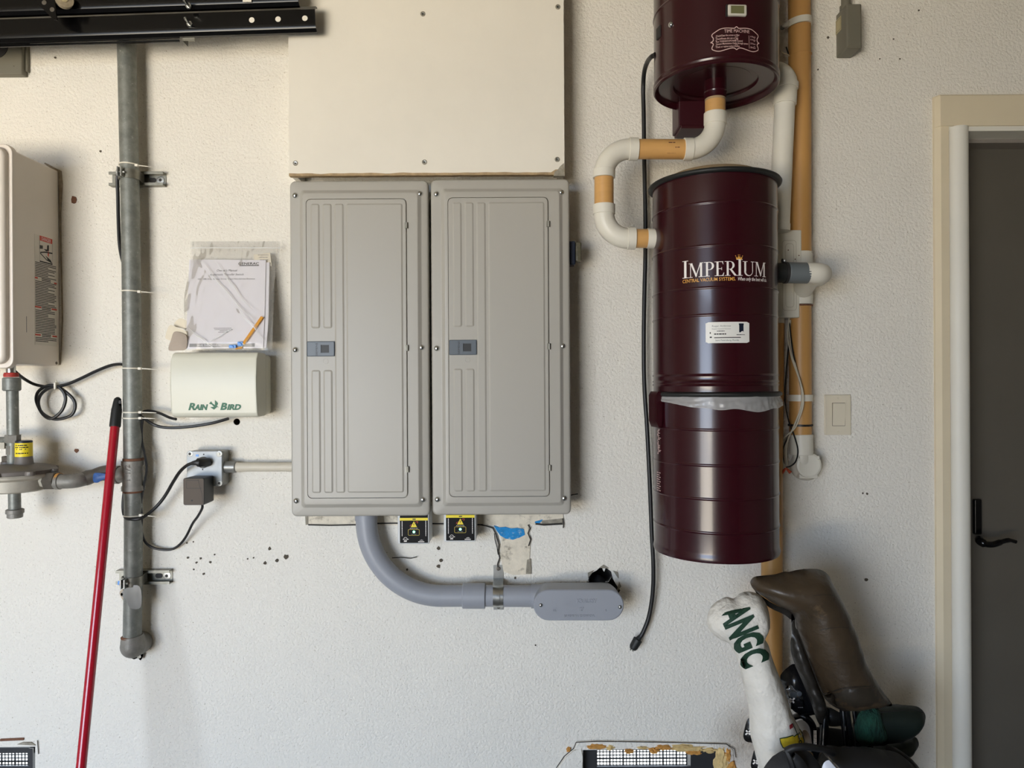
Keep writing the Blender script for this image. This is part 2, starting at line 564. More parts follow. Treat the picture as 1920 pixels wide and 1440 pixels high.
M['pvc_yellow_long'] = mat('yellowed_pvc_riser', (196, 148, 86), 0.42, var=0.08, vs=9, stretch=(1.5, 1.5, 0.25), stain=(150, 98, 48), ss=16, sth=0.68)
M['pvc_white2'] = M['pvc_white']
M['cream_pipe'] = mat('cream_painted_pipe', (205, 197, 180), 0.5, var=0.05, vs=12)
M['conduit'] = mat('grey_pvc_conduit', (150, 153, 160), 0.42, var=0.03, vs=10)
M['panel'] = mat('grey_panel_enamel', (170, 166, 157), 0.40, spec=0.45)
M['panel_back'] = mat('panel_back_box', (130, 128, 122), 0.5)
M['latch'] = mat('latch_slate_plastic', (86, 94, 102), 0.4)
M['latch_dark'] = mat('latch_recess', (26, 28, 30), 0.5)
M['maroon'] = mat('maroon_enamel', (48, 9, 18), 0.24, coat=0.15, spec=0.45, stain=(62, 20, 28), ss=40, sth=0.74)
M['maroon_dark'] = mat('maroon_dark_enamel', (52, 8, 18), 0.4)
M['gasket'] = mat('black_rubber', (26, 28, 27), 0.55)
M['dome'] = mat('tan_filter_cloth', (170, 146, 112), 0.9, var=0.15, vs=40, bump=0.3, bs=200)
M['white_print'] = mat('white_print', (236, 230, 224), 0.45)
M['pink_print'] = mat('pale_pink_print', (206, 178, 172), 0.5)
M['gold_print'] = mat('gold_print', (222, 166, 74), 0.45)
M['sticker'] = mat('white_sticker', (230, 228, 222), 0.45)
M['navy'] = mat('navy_plastic', (14, 24, 44), 0.4)
M['lcd'] = mat('lcd_screen', (108, 108, 74), 0.3)
M['bezel'] = mat('silver_bezel', (206, 202, 190), 0.3)
M['switch'] = mat('ivory_switch', (220, 210, 188), 0.4)
M['switch_gap'] = mat('switch_gap', (90, 82, 68), 0.6)
M['grey_box'] = mat('olive_grey_enamel', (112, 108, 94), 0.5, var=0.04, vs=10)
M['tan_print'] = mat('tan_print', (180, 168, 130), 0.6)
M['wire_white'] = mat('white_wire', (214, 206, 186), 0.45)
M['wire_nut'] = mat('orange_wire_nut', (206, 84, 48), 0.5)
M['grey_rubber'] = mat('grey_coupling', (100, 106, 108), 0.5)
M['surge_case'] = mat('light_grey_case', (212, 213, 212), 0.4)
M['surge_face'] = mat('black_label', (12, 12, 13), 0.5, spec=0.15)
M['yellow'] = mat('label_yellow', (240, 216, 40), 0.5)
M['gold_line'] = mat('gold_line', (190, 168, 60), 0.5)
M['led'] = glow('green_led', (120, 255, 190), 4.0)
M['foam'] = mat('orange_spray_foam', (196, 142, 70), 0.85, var=0.22, vs=50, bump=0.7, bs=120)
M['foam_pale'] = mat('pale_spray_foam', (214, 186, 128), 0.85, var=0.2, vs=50, bump=0.7, bs=120)
M['vent_metal'] = mat('dark_vent_metal', (42, 42, 44), 0.5)
M['vent_wire'] = mat('vent_screen_wire', (40, 42, 44), 0.6)
M['leather'] = mat('brown_leather', (64, 52, 38), 0.40, var=0.34, vs=9, bump=0.5, bs=32, stain=(112, 90, 62), ss=7, sth=0.62, bd=0.006)
M['leather_dark'] = mat('dark_leather', (38, 35, 31), 0.38, var=0.2, vs=12, bump=0.35, bs=50, bd=0.006)
M['white_leather'] = mat('cream_leather', (228, 223, 212), 0.55, var=0.045, vs=14, bump=0.45, bs=30, stain=(196, 186, 166), ss=9, sth=0.64, bd=0.022)
M['thread_green'] = mat('dark_green_thread', (22, 58, 40), 0.7, bump=0.4, bs=400)
M['thread_yellow'] = mat('yellow_thread', (226, 198, 44), 0.65, var=0.15, vs=120)
M['thread_red'] = mat('red_thread', (150, 28, 38), 0.7)
M['cover_green'] = mat('dark_green_cover', (13, 26, 21), 0.5, bump=0.15, bs=120)
M['fleece'] = mat('green_fleece', (11, 56, 42), 0.9, var=0.5, vs=60, bump=1.0, bs=140, stretch=(1, 1, 0.35), bd=0.01)
M['club_black'] = mat('club_black', (16, 16, 18), 0.25)
M['bag_cloth'] = mat('black_bag_cloth', (36, 36, 37), 0.75, bump=0.15, bs=300)
M['bag_black'] = mat('bag_black_panel', (22, 22, 23), 0.55)
M['club_steel'] = mat('club_steel', (196, 198, 202), 0.25, metal=1.0)
M['ball_white'] = mat('pearl_white', (222, 224, 232), 0.35)
M['grey_insert'] = mat('grey_insert', (98, 102, 106), 0.4, metal=0.4)

def plastic_film():
    m = bpy.data.materials.new('clear_film')
    m.use_nodes = True
    N, L = m.node_tree.nodes, m.node_tree.links
    N.remove(N['Principled BSDF'])
    out = N['Material Output']
    t = N.new('ShaderNodeBsdfTransparent'); t.inputs[0].default_value = (0.97, 0.97, 0.97, 1)
    gl = N.new('ShaderNodeBsdfGlossy'); gl.inputs['Roughness'].default_value = 0.22
    df = N.new('ShaderNodeBsdfTranslucent'); df.inputs[0].default_value = (0.9, 0.9, 0.88, 1)
    d2 = N.new('ShaderNodeBsdfDiffuse'); d2.inputs[0].default_value = (0.9, 0.9, 0.88, 1)
    fr = N.new('ShaderNodeFresnel'); fr.inputs[0].default_value = 1.5
    a = N.new('ShaderNodeMixShader'); a.inputs[0].default_value = 0.10
    L.new(t.outputs[0], a.inputs[1]); L.new(d2.outputs[0], a.inputs[2])
    c = N.new('ShaderNodeMixShader')
    mm = N.new('ShaderNodeMath'); mm.operation = 'MULTIPLY_ADD'; mm.inputs[1].default_value = 0.5; mm.inputs[2].default_value = 0.01
    L.new(fr.outputs[0], mm.inputs[0]); L.new(mm.outputs[0], c.inputs[0])
    L.new(a.outputs[0], c.inputs[1]); L.new(gl.outputs[0], c.inputs[2])
    L.new(c.outputs[0], out.inputs[0])
    return m
M['film'] = plastic_film()

def liner_film():
    m = plastic_film(); m.name = 'milky_film'
    for n in m.node_tree.nodes:
        if n.type == 'MIX_SHADER' and not n.inputs[0].is_linked: n.inputs[0].default_value = 0.34
    return m
M['liner'] = liner_film()
def zip_glint_film():
    m = plastic_film(); m.name = 'zip_and_glint_film'
    for n in m.node_tree.nodes:
        if n.type == 'MIX_SHADER' and not n.inputs[0].is_linked: n.inputs[0].default_value = 0.75
    return m
M['zip_glint'] = zip_glint_film()

# ------------------------------------------------------------------ setting
vent_mid = [tuple(P(x, y).xz) for x, y in ((1093, 1406), (1334, 1404), (1372, 1410), (1372, 1530), (1093, 1530))]
vent_left = [tuple(P(x, y).xz) for x, y in ((-120, 1402), (66, 1400), (66, 1530), (-120, 1530))]
cond_hole = [tuple(P(x, y).xz) for x, y in ((1101, 1098), (1104, 1082), (1110, 1074), (1118, 1070), (1126, 1063), (1132, 1061), (1139, 1066), (1146, 1072), (1149, 1085), (1155, 1096), (1163, 1107), (1155, 1120), (1115, 1120))]
ring = lambda px, py, rp, n=14: [tuple(P(px + rp * math.cos(2 * math.pi * k / n), py + rp * math.sin(2 * math.pi * k / n)).xz) for k in range(n)]
small_hole = ring(444, 791, 6.2)
DX0, DZ1 = P(1812, 720).x, P(1850, 247).z
door_hole = [(DX0, 0.0), (DX0, DZ1), (DX0 + 0.92, DZ1), (DX0 + 0.92, 0.0)]
holes = [vent_mid, vent_left, cond_hole, small_hole]
outer = [(XL, 0), (DX0, 0), (DX0, DZ1), (DX0 + 0.92, DZ1), (DX0 + 0.92, 0), (XR, 0), (XR, ZC), (XL, ZC)]
g = G().fill(outer, holes, 0.0)
for h in holes[:2] + [door_hole]:
    g.rings([[(x, 0, z) for x, z in h], [(x, 0.16, z) for x, z in h]], False, False)
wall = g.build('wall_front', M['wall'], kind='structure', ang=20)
G().box(XL, XR, YB, 0, -0.1, 0).build('floor', M['floor'], kind='structure', ang=0)
G().box(XL, XR, YB, 0.2, ZC, ZC + 0.1).build('ceiling', M['ceiling'], kind='structure', ang=0)
G().box(XR, XR + 0.1, YB, 0.2, 0, ZC).build('wall_right', M['plain_wall'], kind='structure', ang=0)
g = G()
g.box(XL, OX0, YB - 0.15, YB, 0, ZC); g.box(OX1, XR, YB - 0.15, YB, 0, ZC); g.box(OX0, OX1, YB - 0.15, YB, OZ, ZC)
g.build('wall_back', M['plain_wall'], kind='structure', ang=0)
G().box(XL - 0.1, XL, YB, 0.2, 0, ZC).build('wall_left', M['plain_wall'], kind='structure', ang=0)
G().box(-20, 16, -30, YB - 0.15, -0.14, -0.04).build('driveway', M['drive'], kind='structure', ang=0)
G().box(XL, 12, 0.35, 30, -0.12, -0.02).build('path', M['drive'], kind='structure', ang=0)

for h in holes[2:]:
    G().rings([[(x, 0, z) for x, z in h], [(x, 0.16, z) for x, z in h]], False, False).build('hole_reveal', M['pit_dark'], wall, ang=20)
# pieces of the wall: bare mortar where an older panel was cut out, cracks, pits
def wpoly(g, pts, t, d0=0.0, bev=0.0):
    g.prism([tuple(P(x, y, t).xz) for x, y in pts], -d0, -t, bev)
    return g
wpoly(G(), [(572, 940), (1056, 940), (1056, 976), (1020, 982), (1004, 984), (985, 982), (930, 984), (905, 986), (668, 984), (574, 983)], 0.004).build('mortar_band', M['mortar'], wall)
wpoly(G(), [(934, 983), (992, 980), (990, 1002), (995, 1010), (992, 1060), (996, 1077), (962, 1078), (944, 1072), (938, 1040), (940, 1012)], 0.0035).build('mortar_patch', M['mortar'], wall)
blue = [(926, 986), (936, 989), (948, 988), (958, 991), (970, 990), (982, 992), (984, 1003), (974, 1008), (962, 1012), (948, 1010), (938, 1004), (932, 996)]
wpoly(G(), blue, 0.006).build('paint_splash', M['blue_paint'], wall, label='bright blue spray paint splash')
wpoly(G(), [(1003, 978), (1018, 974), (1012, 981), (1003, 981)], 0.006).build('paint_splash', M['blue_paint'], wall, label='bright blue spray paint splash')
WM = lambda d: (lambda x, y, w=0: P(x, y, d))
for pts, wd in (([(902, 984), (912, 986), (924, 990), (930, 1002), (933, 1012), (936, 1022), (934, 1034), (937, 1046), (933, 1058), (934, 1068)], 2.4),
                ([(927, 1000), (928, 1012), (932, 1026), (934, 1040)], 1.6), ([(990, 984), (994, 990), (990, 1000), (995, 1012), (991, 1024)], 2.2),
                ([(668, 982), (740, 981), (830, 982), (905, 984)], 2.4), ([(1004, 982), (1020, 984), (1054, 982)], 3.5), ([(578, 984), (620, 985), (668, 984)], 2.5),
                ([(735, 1046), (752, 1045), (770, 1047), (782, 1044)], 1.6), ([(1055, 972), (1057, 980), (1056, 990)], 2.0)):
    ribbon(G(), pts, wd, WM(0.0068)).build('crack', M['crack'], wall)
wpoly(G(), [(1014, 976), (1036, 974), (1054, 972), (1055, 984), (1036, 983), (1018, 985)], 0.005).build('broken_edge', M['mortar_dark'], wall)
wpoly(G(), [(988, 1050), (995, 1048), (996, 1076), (986, 1076)], 0.005).build('broken_edge', M['mortar_dark'], wall)
wpoly(G(), [(572, 968), (578, 968), (578, 984), (573, 984)], 0.005).build('broken_edge', M['mortar_dark'], wall)
pits = [(352, 1046, 2.0), (376, 1047, 2.2), (368, 1055, 1.8), (363, 1068, 1.6), (382, 1076, 2.2), (394, 1054, 2.0), (402, 1040, 1.4), (505, 1029, 3.2), (497, 1056, 3), (519, 1051, 3.2), (536, 1044, 4.2),
        (822, 1028, 3.2), (827, 1051, 3.2), (822, 1062, 3.4), (955, 1042, 2.4), (979, 1042, 2.6), (968, 1057, 2), (966, 1064, 1.6), (966, 1084, 2), (763, 1068, 2), (138, 374, 4.2), (188, 283, 2), (103, 108, 1.6),
        (1624, 1087, 3.2), (1626, 926, 1.8), (1618, 925, 1.4), (143, 845, 3.5), (1553, 70, 2), (1534, 130, 1.6), (1723, 19, 1.6), (1676, 73, 1.2), (1650, 110, 1.2), (1688, 110, 1.2), (464, 1048, 1.2), (475, 1046, 1.4), (350, 1018, 1.3), (362, 1016, 1.2), (1004, 1210, 1.3), (622, 78, 2)]
for i, (x, y, r) in enumerate(pits):
    rnd = random.Random(i)
    lp = [(x + r * rnd.uniform(0.7, 1.4) * math.cos(a * 0.785), y + r * rnd.uniform(0.7, 1.4) * math.sin(a * 0.785) * (1.6 if x == 138 else 1)) for a in range(8)]
    wpoly(G(), lp, 0.0022).build('wall_pit', M['rust'] if x in (138, 143) else M['pit'], wall)

# vents
def vent(name, loop, px0, px1, py0, py1, bar_top, screen, label):
    g = G()
    t = thing(name, label, 'vent', P((px0 + px1) / 2, py1, -0.06))
    X = lambda px: P(px, 1420, -0.06).x
    Z = lambda py: P((px0 + px1) / 2, py, -0.06).z
    fr = G()
    fr.box(X(px0), X(px1), 0.04, 0.09, Z(bar_top), Z(py0)); fr.box(X(px0), X(px1), 0.04, 0.09, Z(py1), Z(py1 - 10))
    fr.box(X(px0), X(screen[0]), 0.035, 0.09, Z(py1), Z(py0)); fr.box(X(screen[1]), X(px1), 0.035, 0.09, Z(py1), Z(py0))
    fr.build('vent_frame', M['vent_metal'], t, ang=0)
    for k, py in enumerate((1430, 1470, 1508)):
        G().box(X(screen[0]), X(screen[1]), 0.034, 0.042, Z(py + 8), Z(py - 1), 0.001).build('louver', M['vent_metal'], t)
    s = G()
    x, k = screen[0] + 3, 0
    while x < screen[1]:
        w = 1.5 if k % 4 == 0 else 0.9
        s.box(X(x - w), X(x + w), 0.080, 0.082, Z(py1), Z(bar_top)); x += 6.3; k += 1
    y, k = bar_top + 4, 0
    while y < py1:
        w = 1.5 if k % 4 == 0 else 0.9
        s.box(X(screen[0]), X(screen[1]), 0.082, 0.084, Z(y + w), Z(y - w)); y += 6.3; k += 1
    s.build('screen', M['vent_wire'], t, ang=0)
    return t
v1 = vent('flood_vent', vent_mid, 1090, 1350, 1398, 1534, 1400, (1117, 1291), 'louvered wall vent with bright screen in a broken plaster opening near the golf bag')
v2 = vent('flood_vent', vent_left, -125, 72, 1396, 1534, 1406, (-110, 64), 'louvered wall vent with bright screen left of the red pole')
# plaster lip, spray foam and a fallen plaster flake around the middle vent
lip = [(1079, 1440), (1081, 1400), (1088, 1392), (1200, 1391), (1340, 1393), (1362, 1396), (1374, 1406), (1377, 1440), (1366, 1440), (1362, 1412), (1350, 1404), (1200, 1401), (1100, 1401), (1090, 1406), (1090, 1440)]
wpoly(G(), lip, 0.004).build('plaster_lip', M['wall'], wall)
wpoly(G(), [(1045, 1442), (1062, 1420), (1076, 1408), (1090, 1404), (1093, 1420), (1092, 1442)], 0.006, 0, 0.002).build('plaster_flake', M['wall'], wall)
ribbon(G(), [(1043, 1440), (1058, 1418), (1075, 1404), (1080, 1392), (1120, 1390), (1250, 1392), (1362, 1395), (1377, 1404), (1380, 1420)], 1.6, WM(0.0072)).build('crack', M['crack'], wall)
for cx, cy, rx, ry, mm in ((1118, 1399, 16, 5, 'foam'), (1144, 1401, 8, 4, 'foam_pale'), (1179, 1408, 8, 4, 'foam'), (1226, 1406, 9, 5, 'foam'), (1244, 1400, 14, 5, 'foam'), (1290, 1403, 30, 5, 'foam_pale'),
                           (1300, 1409, 15, 5, 'foam'), (1330, 1406, 12, 5, 'foam_pale'), (1352, 1425, 12, 22, 'foam_pale'), (1364, 1415, 6, 12, 'foam'), (1066, 1405, 4, 4, 'foam'), (1372, 1440, 8, 15, 'foam'), (1278, 1398, 22, 3.5, 'foam_pale'), (1205, 1401, 10, 3, 'foam_pale')):
    bm = bmesh.new(); bmesh.ops.create_icosphere(bm, subdivisions=3, radius=1)
    c = P(cx, cy, 0.002)
    for v in bm.verts:
        k = 1 + 0.7 * mnoise.noise(v.co * 2.6 + Vector((cx, cy, 0)))
        v.co = Vector((c.x + v.co.x * sz(rx) * k, c.y + v.co.y * 0.008 * k, c.z + v.co.z * sz(ry) * k))
    G().bm(bm).build('spray_foam', M[mm], wall)
wpoly(G(), [(0, 1386), (44, 1384), (44, 1388), (0, 1390)], 0.004).build('broken_edge', M['rust'], wall)
wpoly(G(), [(32, 1396), (42, 1392), (58, 1392), (66, 1398)], 0.004).build('broken_edge', M['mortar_dark'], wall)
ribbon(G(), [(70, 1388), (71, 1400), (72, 1414)], 1.5, WM(0.003)).build('crack', M['crack'], wall)
wpoly(G(), [(1130, 1061), (1136, 1063), (1133, 1072), (1131, 1070)], 0.002, -0.02).build('plaster_chip', M['sticker'], wall, label='white plaster chip at the hole edge')
g = G(); hb = [tuple(P(x, y).xz) for x, y in ((1090, 1050), (1175, 1050), (1175, 1135), (1090, 1135))]
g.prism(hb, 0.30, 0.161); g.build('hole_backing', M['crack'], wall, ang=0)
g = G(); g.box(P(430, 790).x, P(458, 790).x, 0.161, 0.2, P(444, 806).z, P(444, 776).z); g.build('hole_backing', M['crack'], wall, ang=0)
for i, a in enumerate((-0.5, 0.3, 1.2, 2.2, 3.0)):      # ragged plaster around the conduit hole
    lp = [(1131 + 30 * math.cos(a + q) * s, 1094 - 30 * math.sin(a + q) * s) for q, s in ((0, 1.0), (0.35, 1.15), (0.6, 1.0), (0.3, 0.95))]
    wpoly(G(), lp, 0.004).build('broken_edge', M['mortar_dark'], wall)

# door and its trims
t = G()
X0, X1, X2 = P(1751, 720, 0).x, P(1766, 720, .02).x, P(1781, 720, .02).x
ztop, zlow = P(1790, 178, 0.02).z, P(1790, 237, 0.02).z
t.rings([[(X0, 0, z), (X0, -0.008, z), (X1, -0.022, z), (X2, -0.022, z), (X2, 0, z)] for z in (0, zlow)])
t.build('trim_1', M['cream'], kind='structure', ang=20)
t = G()
xe = DX0 + 1.02
zz = lambda z: [(X0, 0, z), (X0, -0.010, z), (X1 - 0.003, -0.026, z), (xe, -0.026, z), (xe, 0, z)]
t.rings([zz(zlow), zz(ztop - 0.004), [(x, min(0, y + 0.004) if y else 0, z + 0.004) for x, y, z in zz(ztop - 0.004)]])
t.build('trim_2', M['cream'], kind='structure', ang=20)
cx = (P(1782, 720, .02).x + P(1829, 720, .04).x) / 2
rx = (P(1829, 720, .04).x - P(1782, 720, .02).x) / 2
prof = [(cx - rx, 0.05)] + [(cx + rx * -math.cos(R(a)), -0.006 - 0.032 * math.sin(R(a))) for a in range(0, 181, 12)] + [(cx + rx, 0.05)]
G().rings([[(x, y, z) for x, y in prof] for z in (0, zlow - 0.002)]).build('trim_3', M['white_trim'], kind='structure', ang=50)
G().box(cx - rx, DX0 + 0.93, -0.020, 0.06, P(1850, 250, 0).z - 0.0, zlow + 0.02).build('trim_4', M['white_trim'], kind='structure', ang=0)
G().box(DX0 - 0.01, DX0 + 0.93, 0.05, 0.11, P(1850, 268, -0.05).z, zlow + 0.02).build('trim_5', mat('grey_stop_paint', (130, 122, 114), 0.5), kind='structure', ang=0)
door = G().box(DX0 - 0.02, DX0 + 0.95, 0.11, 0.15, 0.01, DZ1 + 0.01).build('door_1', M['door'], kind='structure', ang=0)
G().box(DX0 - 0.05, DX0 + 0.97, 0.20, 0.24, 0, DZ1 + 0.05).build('wall_hall', M['plain_wall'], kind='structure', ang=0)
hx = P(1837, 968, -0.1)
G().box(P(1826, 968, -.1).x, P(1840, 968, -.1).x, 0.095, 0.11, P(1836, 1002, -.1).z, P(1836, 936, -.1).z, 0.004).build('handle_plate', M['black_metal'], door)
hp = [P(1836, 1012, -.07), P(1838, 1015, -.04), P(1848, 1020, -.03), P(1862, 1021, -.03), P(1878, 1016, -.03), P(1892, 1013, -.03), P(1905, 1016, -.03)]
G().tube(catmull(hp, 5), [0.012] * 10 + [0.009] * 10 + [0.007] * 6 + [0.0055] * 5, 10).build('door_handle', M['black_metal'], door)

# ------------------------------------------------------------------ electrical panels
DP = 0.13
pc = P(673, 653, DP)
def px_x(px): return P(px, 653, DP).x
def px_z(py): return P(673, py, DP).z
pn = thing('electrical_panel', 'left grey ribbed load-centre panel with slate latch, nearer the outlet box', 'electrical panel', (pc.x, 0, px_z(969)), 'twin grey electrical panels')
a, b = px_x(543), px_x(804)
c, d = px_z(969), px_z(337)
q = sz(1, DP)
G().box(a + 12 * q, b - 12 * q, -0.105, 0.0, c + 14 * q, d - 12 * q).build('back_box', M['panel_back'], pn, ang=0)
L3 = lambda lp, y: [(x, y, z) for x, z in lp]
pl_o = rrect(px_x(561.5), px_x(792), px_z(953), px_z(354), 7 * q)
pl_m = rrect(px_x(564), px_x(789.5), px_z(950.5), px_z(357), 6 * q)
pl_n = rrect(px_x(568), px_x(785.5), px_z(946.5), px_z(361), 6 * q)
pl_i = rrect(px_x(570.5), px_x(783), px_z(944), px_z(363.5), 6 * q)
dr = (px_x(575.5), px_x(764.5), px_z(934), px_z(373))
hole1 = rrect(dr[0], dr[1], dr[2], dr[3], 9 * q)
fl = rrect(a, b, c, d, 10 * q)
g = G().rings([L3(inset(fl, 3 * q), -0.100), L3(fl, -0.100), L3(fl, -0.118), L3(inset(fl, 1.2 * q), -0.1212), L3(inset(fl, 4 * q), -0.1240),
               L3(pl_o, -0.1245), L3(pl_m, -0.1255), L3(pl_n, -0.1322), L3(pl_i, -0.1335), L3(hole1, -0.1335), L3(hole1, -0.1270)], False, True)
g.build('cover', M['panel'], pn, ang=35)
door_in = rrect(dr[0] + 0.9 * q, dr[1] - 1.7 * q, dr[2] + 1.0 * q, dr[3] - 1.0 * q, 8.5 * q)
g = G().rings([L3(door_in, -0.1275), L3(door_in, -0.1335), L3(inset(door_in, 0.8 * q), -0.1342)])
def emboss(x0, x1, y0, y1, h=0.0023, s=3.4, yb=-0.1340):
    o = rrect(px_x(x0), px_x(x1), px_z(y1), px_z(y0), 4.6 * q, 4)
    o1 = inset(o, 0.7 * q); o2 = inset(o, (s - 0.7) * q); o3 = inset(o, s * q)
    g.rings([L3(o, yb), L3(o1, yb - h * 0.17), L3(o2, yb - h * 0.83), L3(o3, yb - h)], False, True)
for x0, x1 in ((584, 602), (606.5, 624.5)):
    emboss(x0, x1, 382, 616); emboss(x0, x1, 693, 924)
emboss(628.5, 647, 382, 924); emboss(650.5, 757, 382, 924)
dpart = g.build('panel_door', M['panel'], pn, ang=12)
g = G().lathe([(5.6 * q, 0), (5.6 * q, 0.0008), (4.4 * q, 0.0009), (4.2 * q, 0.0003)], (px_x(611), -0.1341, px_z(677)), (0, -1, 0), 20, False, True)
g.build('embossed_ring', M['panel'], dpart, ang=30)
lx0, lx1, lz0, lz1 = px_x(577), px_x(628.5), px_z(668), px_z(640)
rx0, rx1, rz0, rz1 = px_x(603), px_x(618.5), px_z(661.5), px_z(646.5)
g = G()
rr1 = rrect(lx0, lx1, lz0, lz1, 1.5 * q, 2); n4 = len(rr1)
hol = rrect(rx0, rx1, rz0, rz1, 0.6 * q, 2)
g.rings([L3(rr1, -0.133), L3(rr1, -0.1375), L3(inset(rr1, 1.2 * q), -0.1385), L3(hol, -0.1385), L3(hol, -0.1362)], False, True)
la = g.build('latch', M['latch'], pn, ang=25)
G().box(rx0 + .3 * q, rx1 - .3 * q, -0.1366, -0.136, rz0 + .3 * q, rz1 - .3 * q).build('finger_recess', M['latch_dark'], la, ang=0)
text('SIEMENS', 0.0072, flat((px_x(597), -0.1386, px_z(667)), (0, 0, 1), (-1, 0, 0)), 'lettering', M['latch_dark'], la, width=24 * q)
for py in (424, 653, 880):
    h = G()
    h.lathe([(2.6 * q, 0), (2.6 * q, 11 * q)], (px_x(764.5), -0.1355, px_z(py + 5.5)), (0, 0, 1), 12)
    h.box(px_x(760), px_x(764.5), -0.1375, -0.1335, px_z(py + 5.5), px_z(py - 5.5))
    h.build('hinge', M['dull_steel'], pn, ang=40)
for px, py in ((554, 365), (788.5, 363), (553, 655), (790, 652), (553, 939), (791, 938)):
    s = screw('cover_screw', (px_x(px), -0.1240, px_z(py)), 5.4 * q, M['chrome'], pn)
p2 = dup(pn, (P(938.5, 650, DP).x, 0, P(938.5, 966.3, DP).z), 'right grey ribbed load-centre panel with slate latch, nearer the maroon canisters')

# white chase boards above the panels
ch = thing('chase_cover', 'tall white painted board cover screwed above the twin grey panels', 'board', (P(799, 330, .1).x, 0, P(799, 330, .1).z))
bx0, bx1 = P(541, 180, .105).x, P(1058, 180, .105).x
bz = P(799, 326, .105).z
g = G().box(bx0, bx1, -0.105, -0.090, bz, ZC, 0.0008)
g.build('front_board', M['board'], ch)
G().box(bx0, bx0 + 0.015, -0.090, 0.0, bz, ZC).build('side_board', M['board'], ch, ang=0)
G().box(bx1 - 0.015, bx1, -0.090, 0.0, bz, ZC).build('side_board', M['board'], ch, ang=0)
rnd = random.Random(3)
tp, bt = [], []
for k in range(61):
    x = bx0 + (bx1 - bx0) * k / 60
    tp.append((x, bz + 0.001 + 0.0035 * (mnoise.noise(Vector((x * 22, 0, 1))) + 0.5) + (0.008 if k > 57 else 0)))
    bt.append((x, bz - 0.0035 - 0.001 * rnd.random()))
g = G().prism(tp + bt[::-1], -0.089, -0.1058)
g.build('torn_edge', M['board_edge'], ch, ang=0, label='torn brown paper edge along the board bottom')
g = G()
tr = [(1038, 330), (1040, 322), (1046, 318), (1050, 312), (1057, 306), (1059, 330)]
g.prism([tuple(P(x, y, .105).xz) for x, y in tr], -0.09, -0.1062); g.build('torn_corner', M['mortar_dark'], ch)
for x, y in ((554, 306), (796, 304), (1045, 299), (793, 26), (1046, 13)):
    w = P(x, y, .105)
    sc = G().lathe([(sz(5, .1), 0), (sz(5, .1), 0.0004), (sz(4.4, .1), 0.0006)], (w.x, -0.1049, w.z), (0, -1, 0), 16).build('board_screw', M['mortar_dark'], ch)
    G().lathe([(sz(3.6, .1), 0), (sz(3.4, .1), 0.0008), (sz(1.5, .1), 0.0006), (sz(1.2, .1), 0.0002)], (w.x, -0.1054, w.z), (0, -1, 0), 14).build('screw_head', M['steel'], sc)
    G().lathe([(sz(1.3, .1), 0), (sz(1.2, .1), 0.0002)], (w.x, -0.1060, w.z), (0, -1, 0), 10).build('screw_slot', M['ink'], sc)

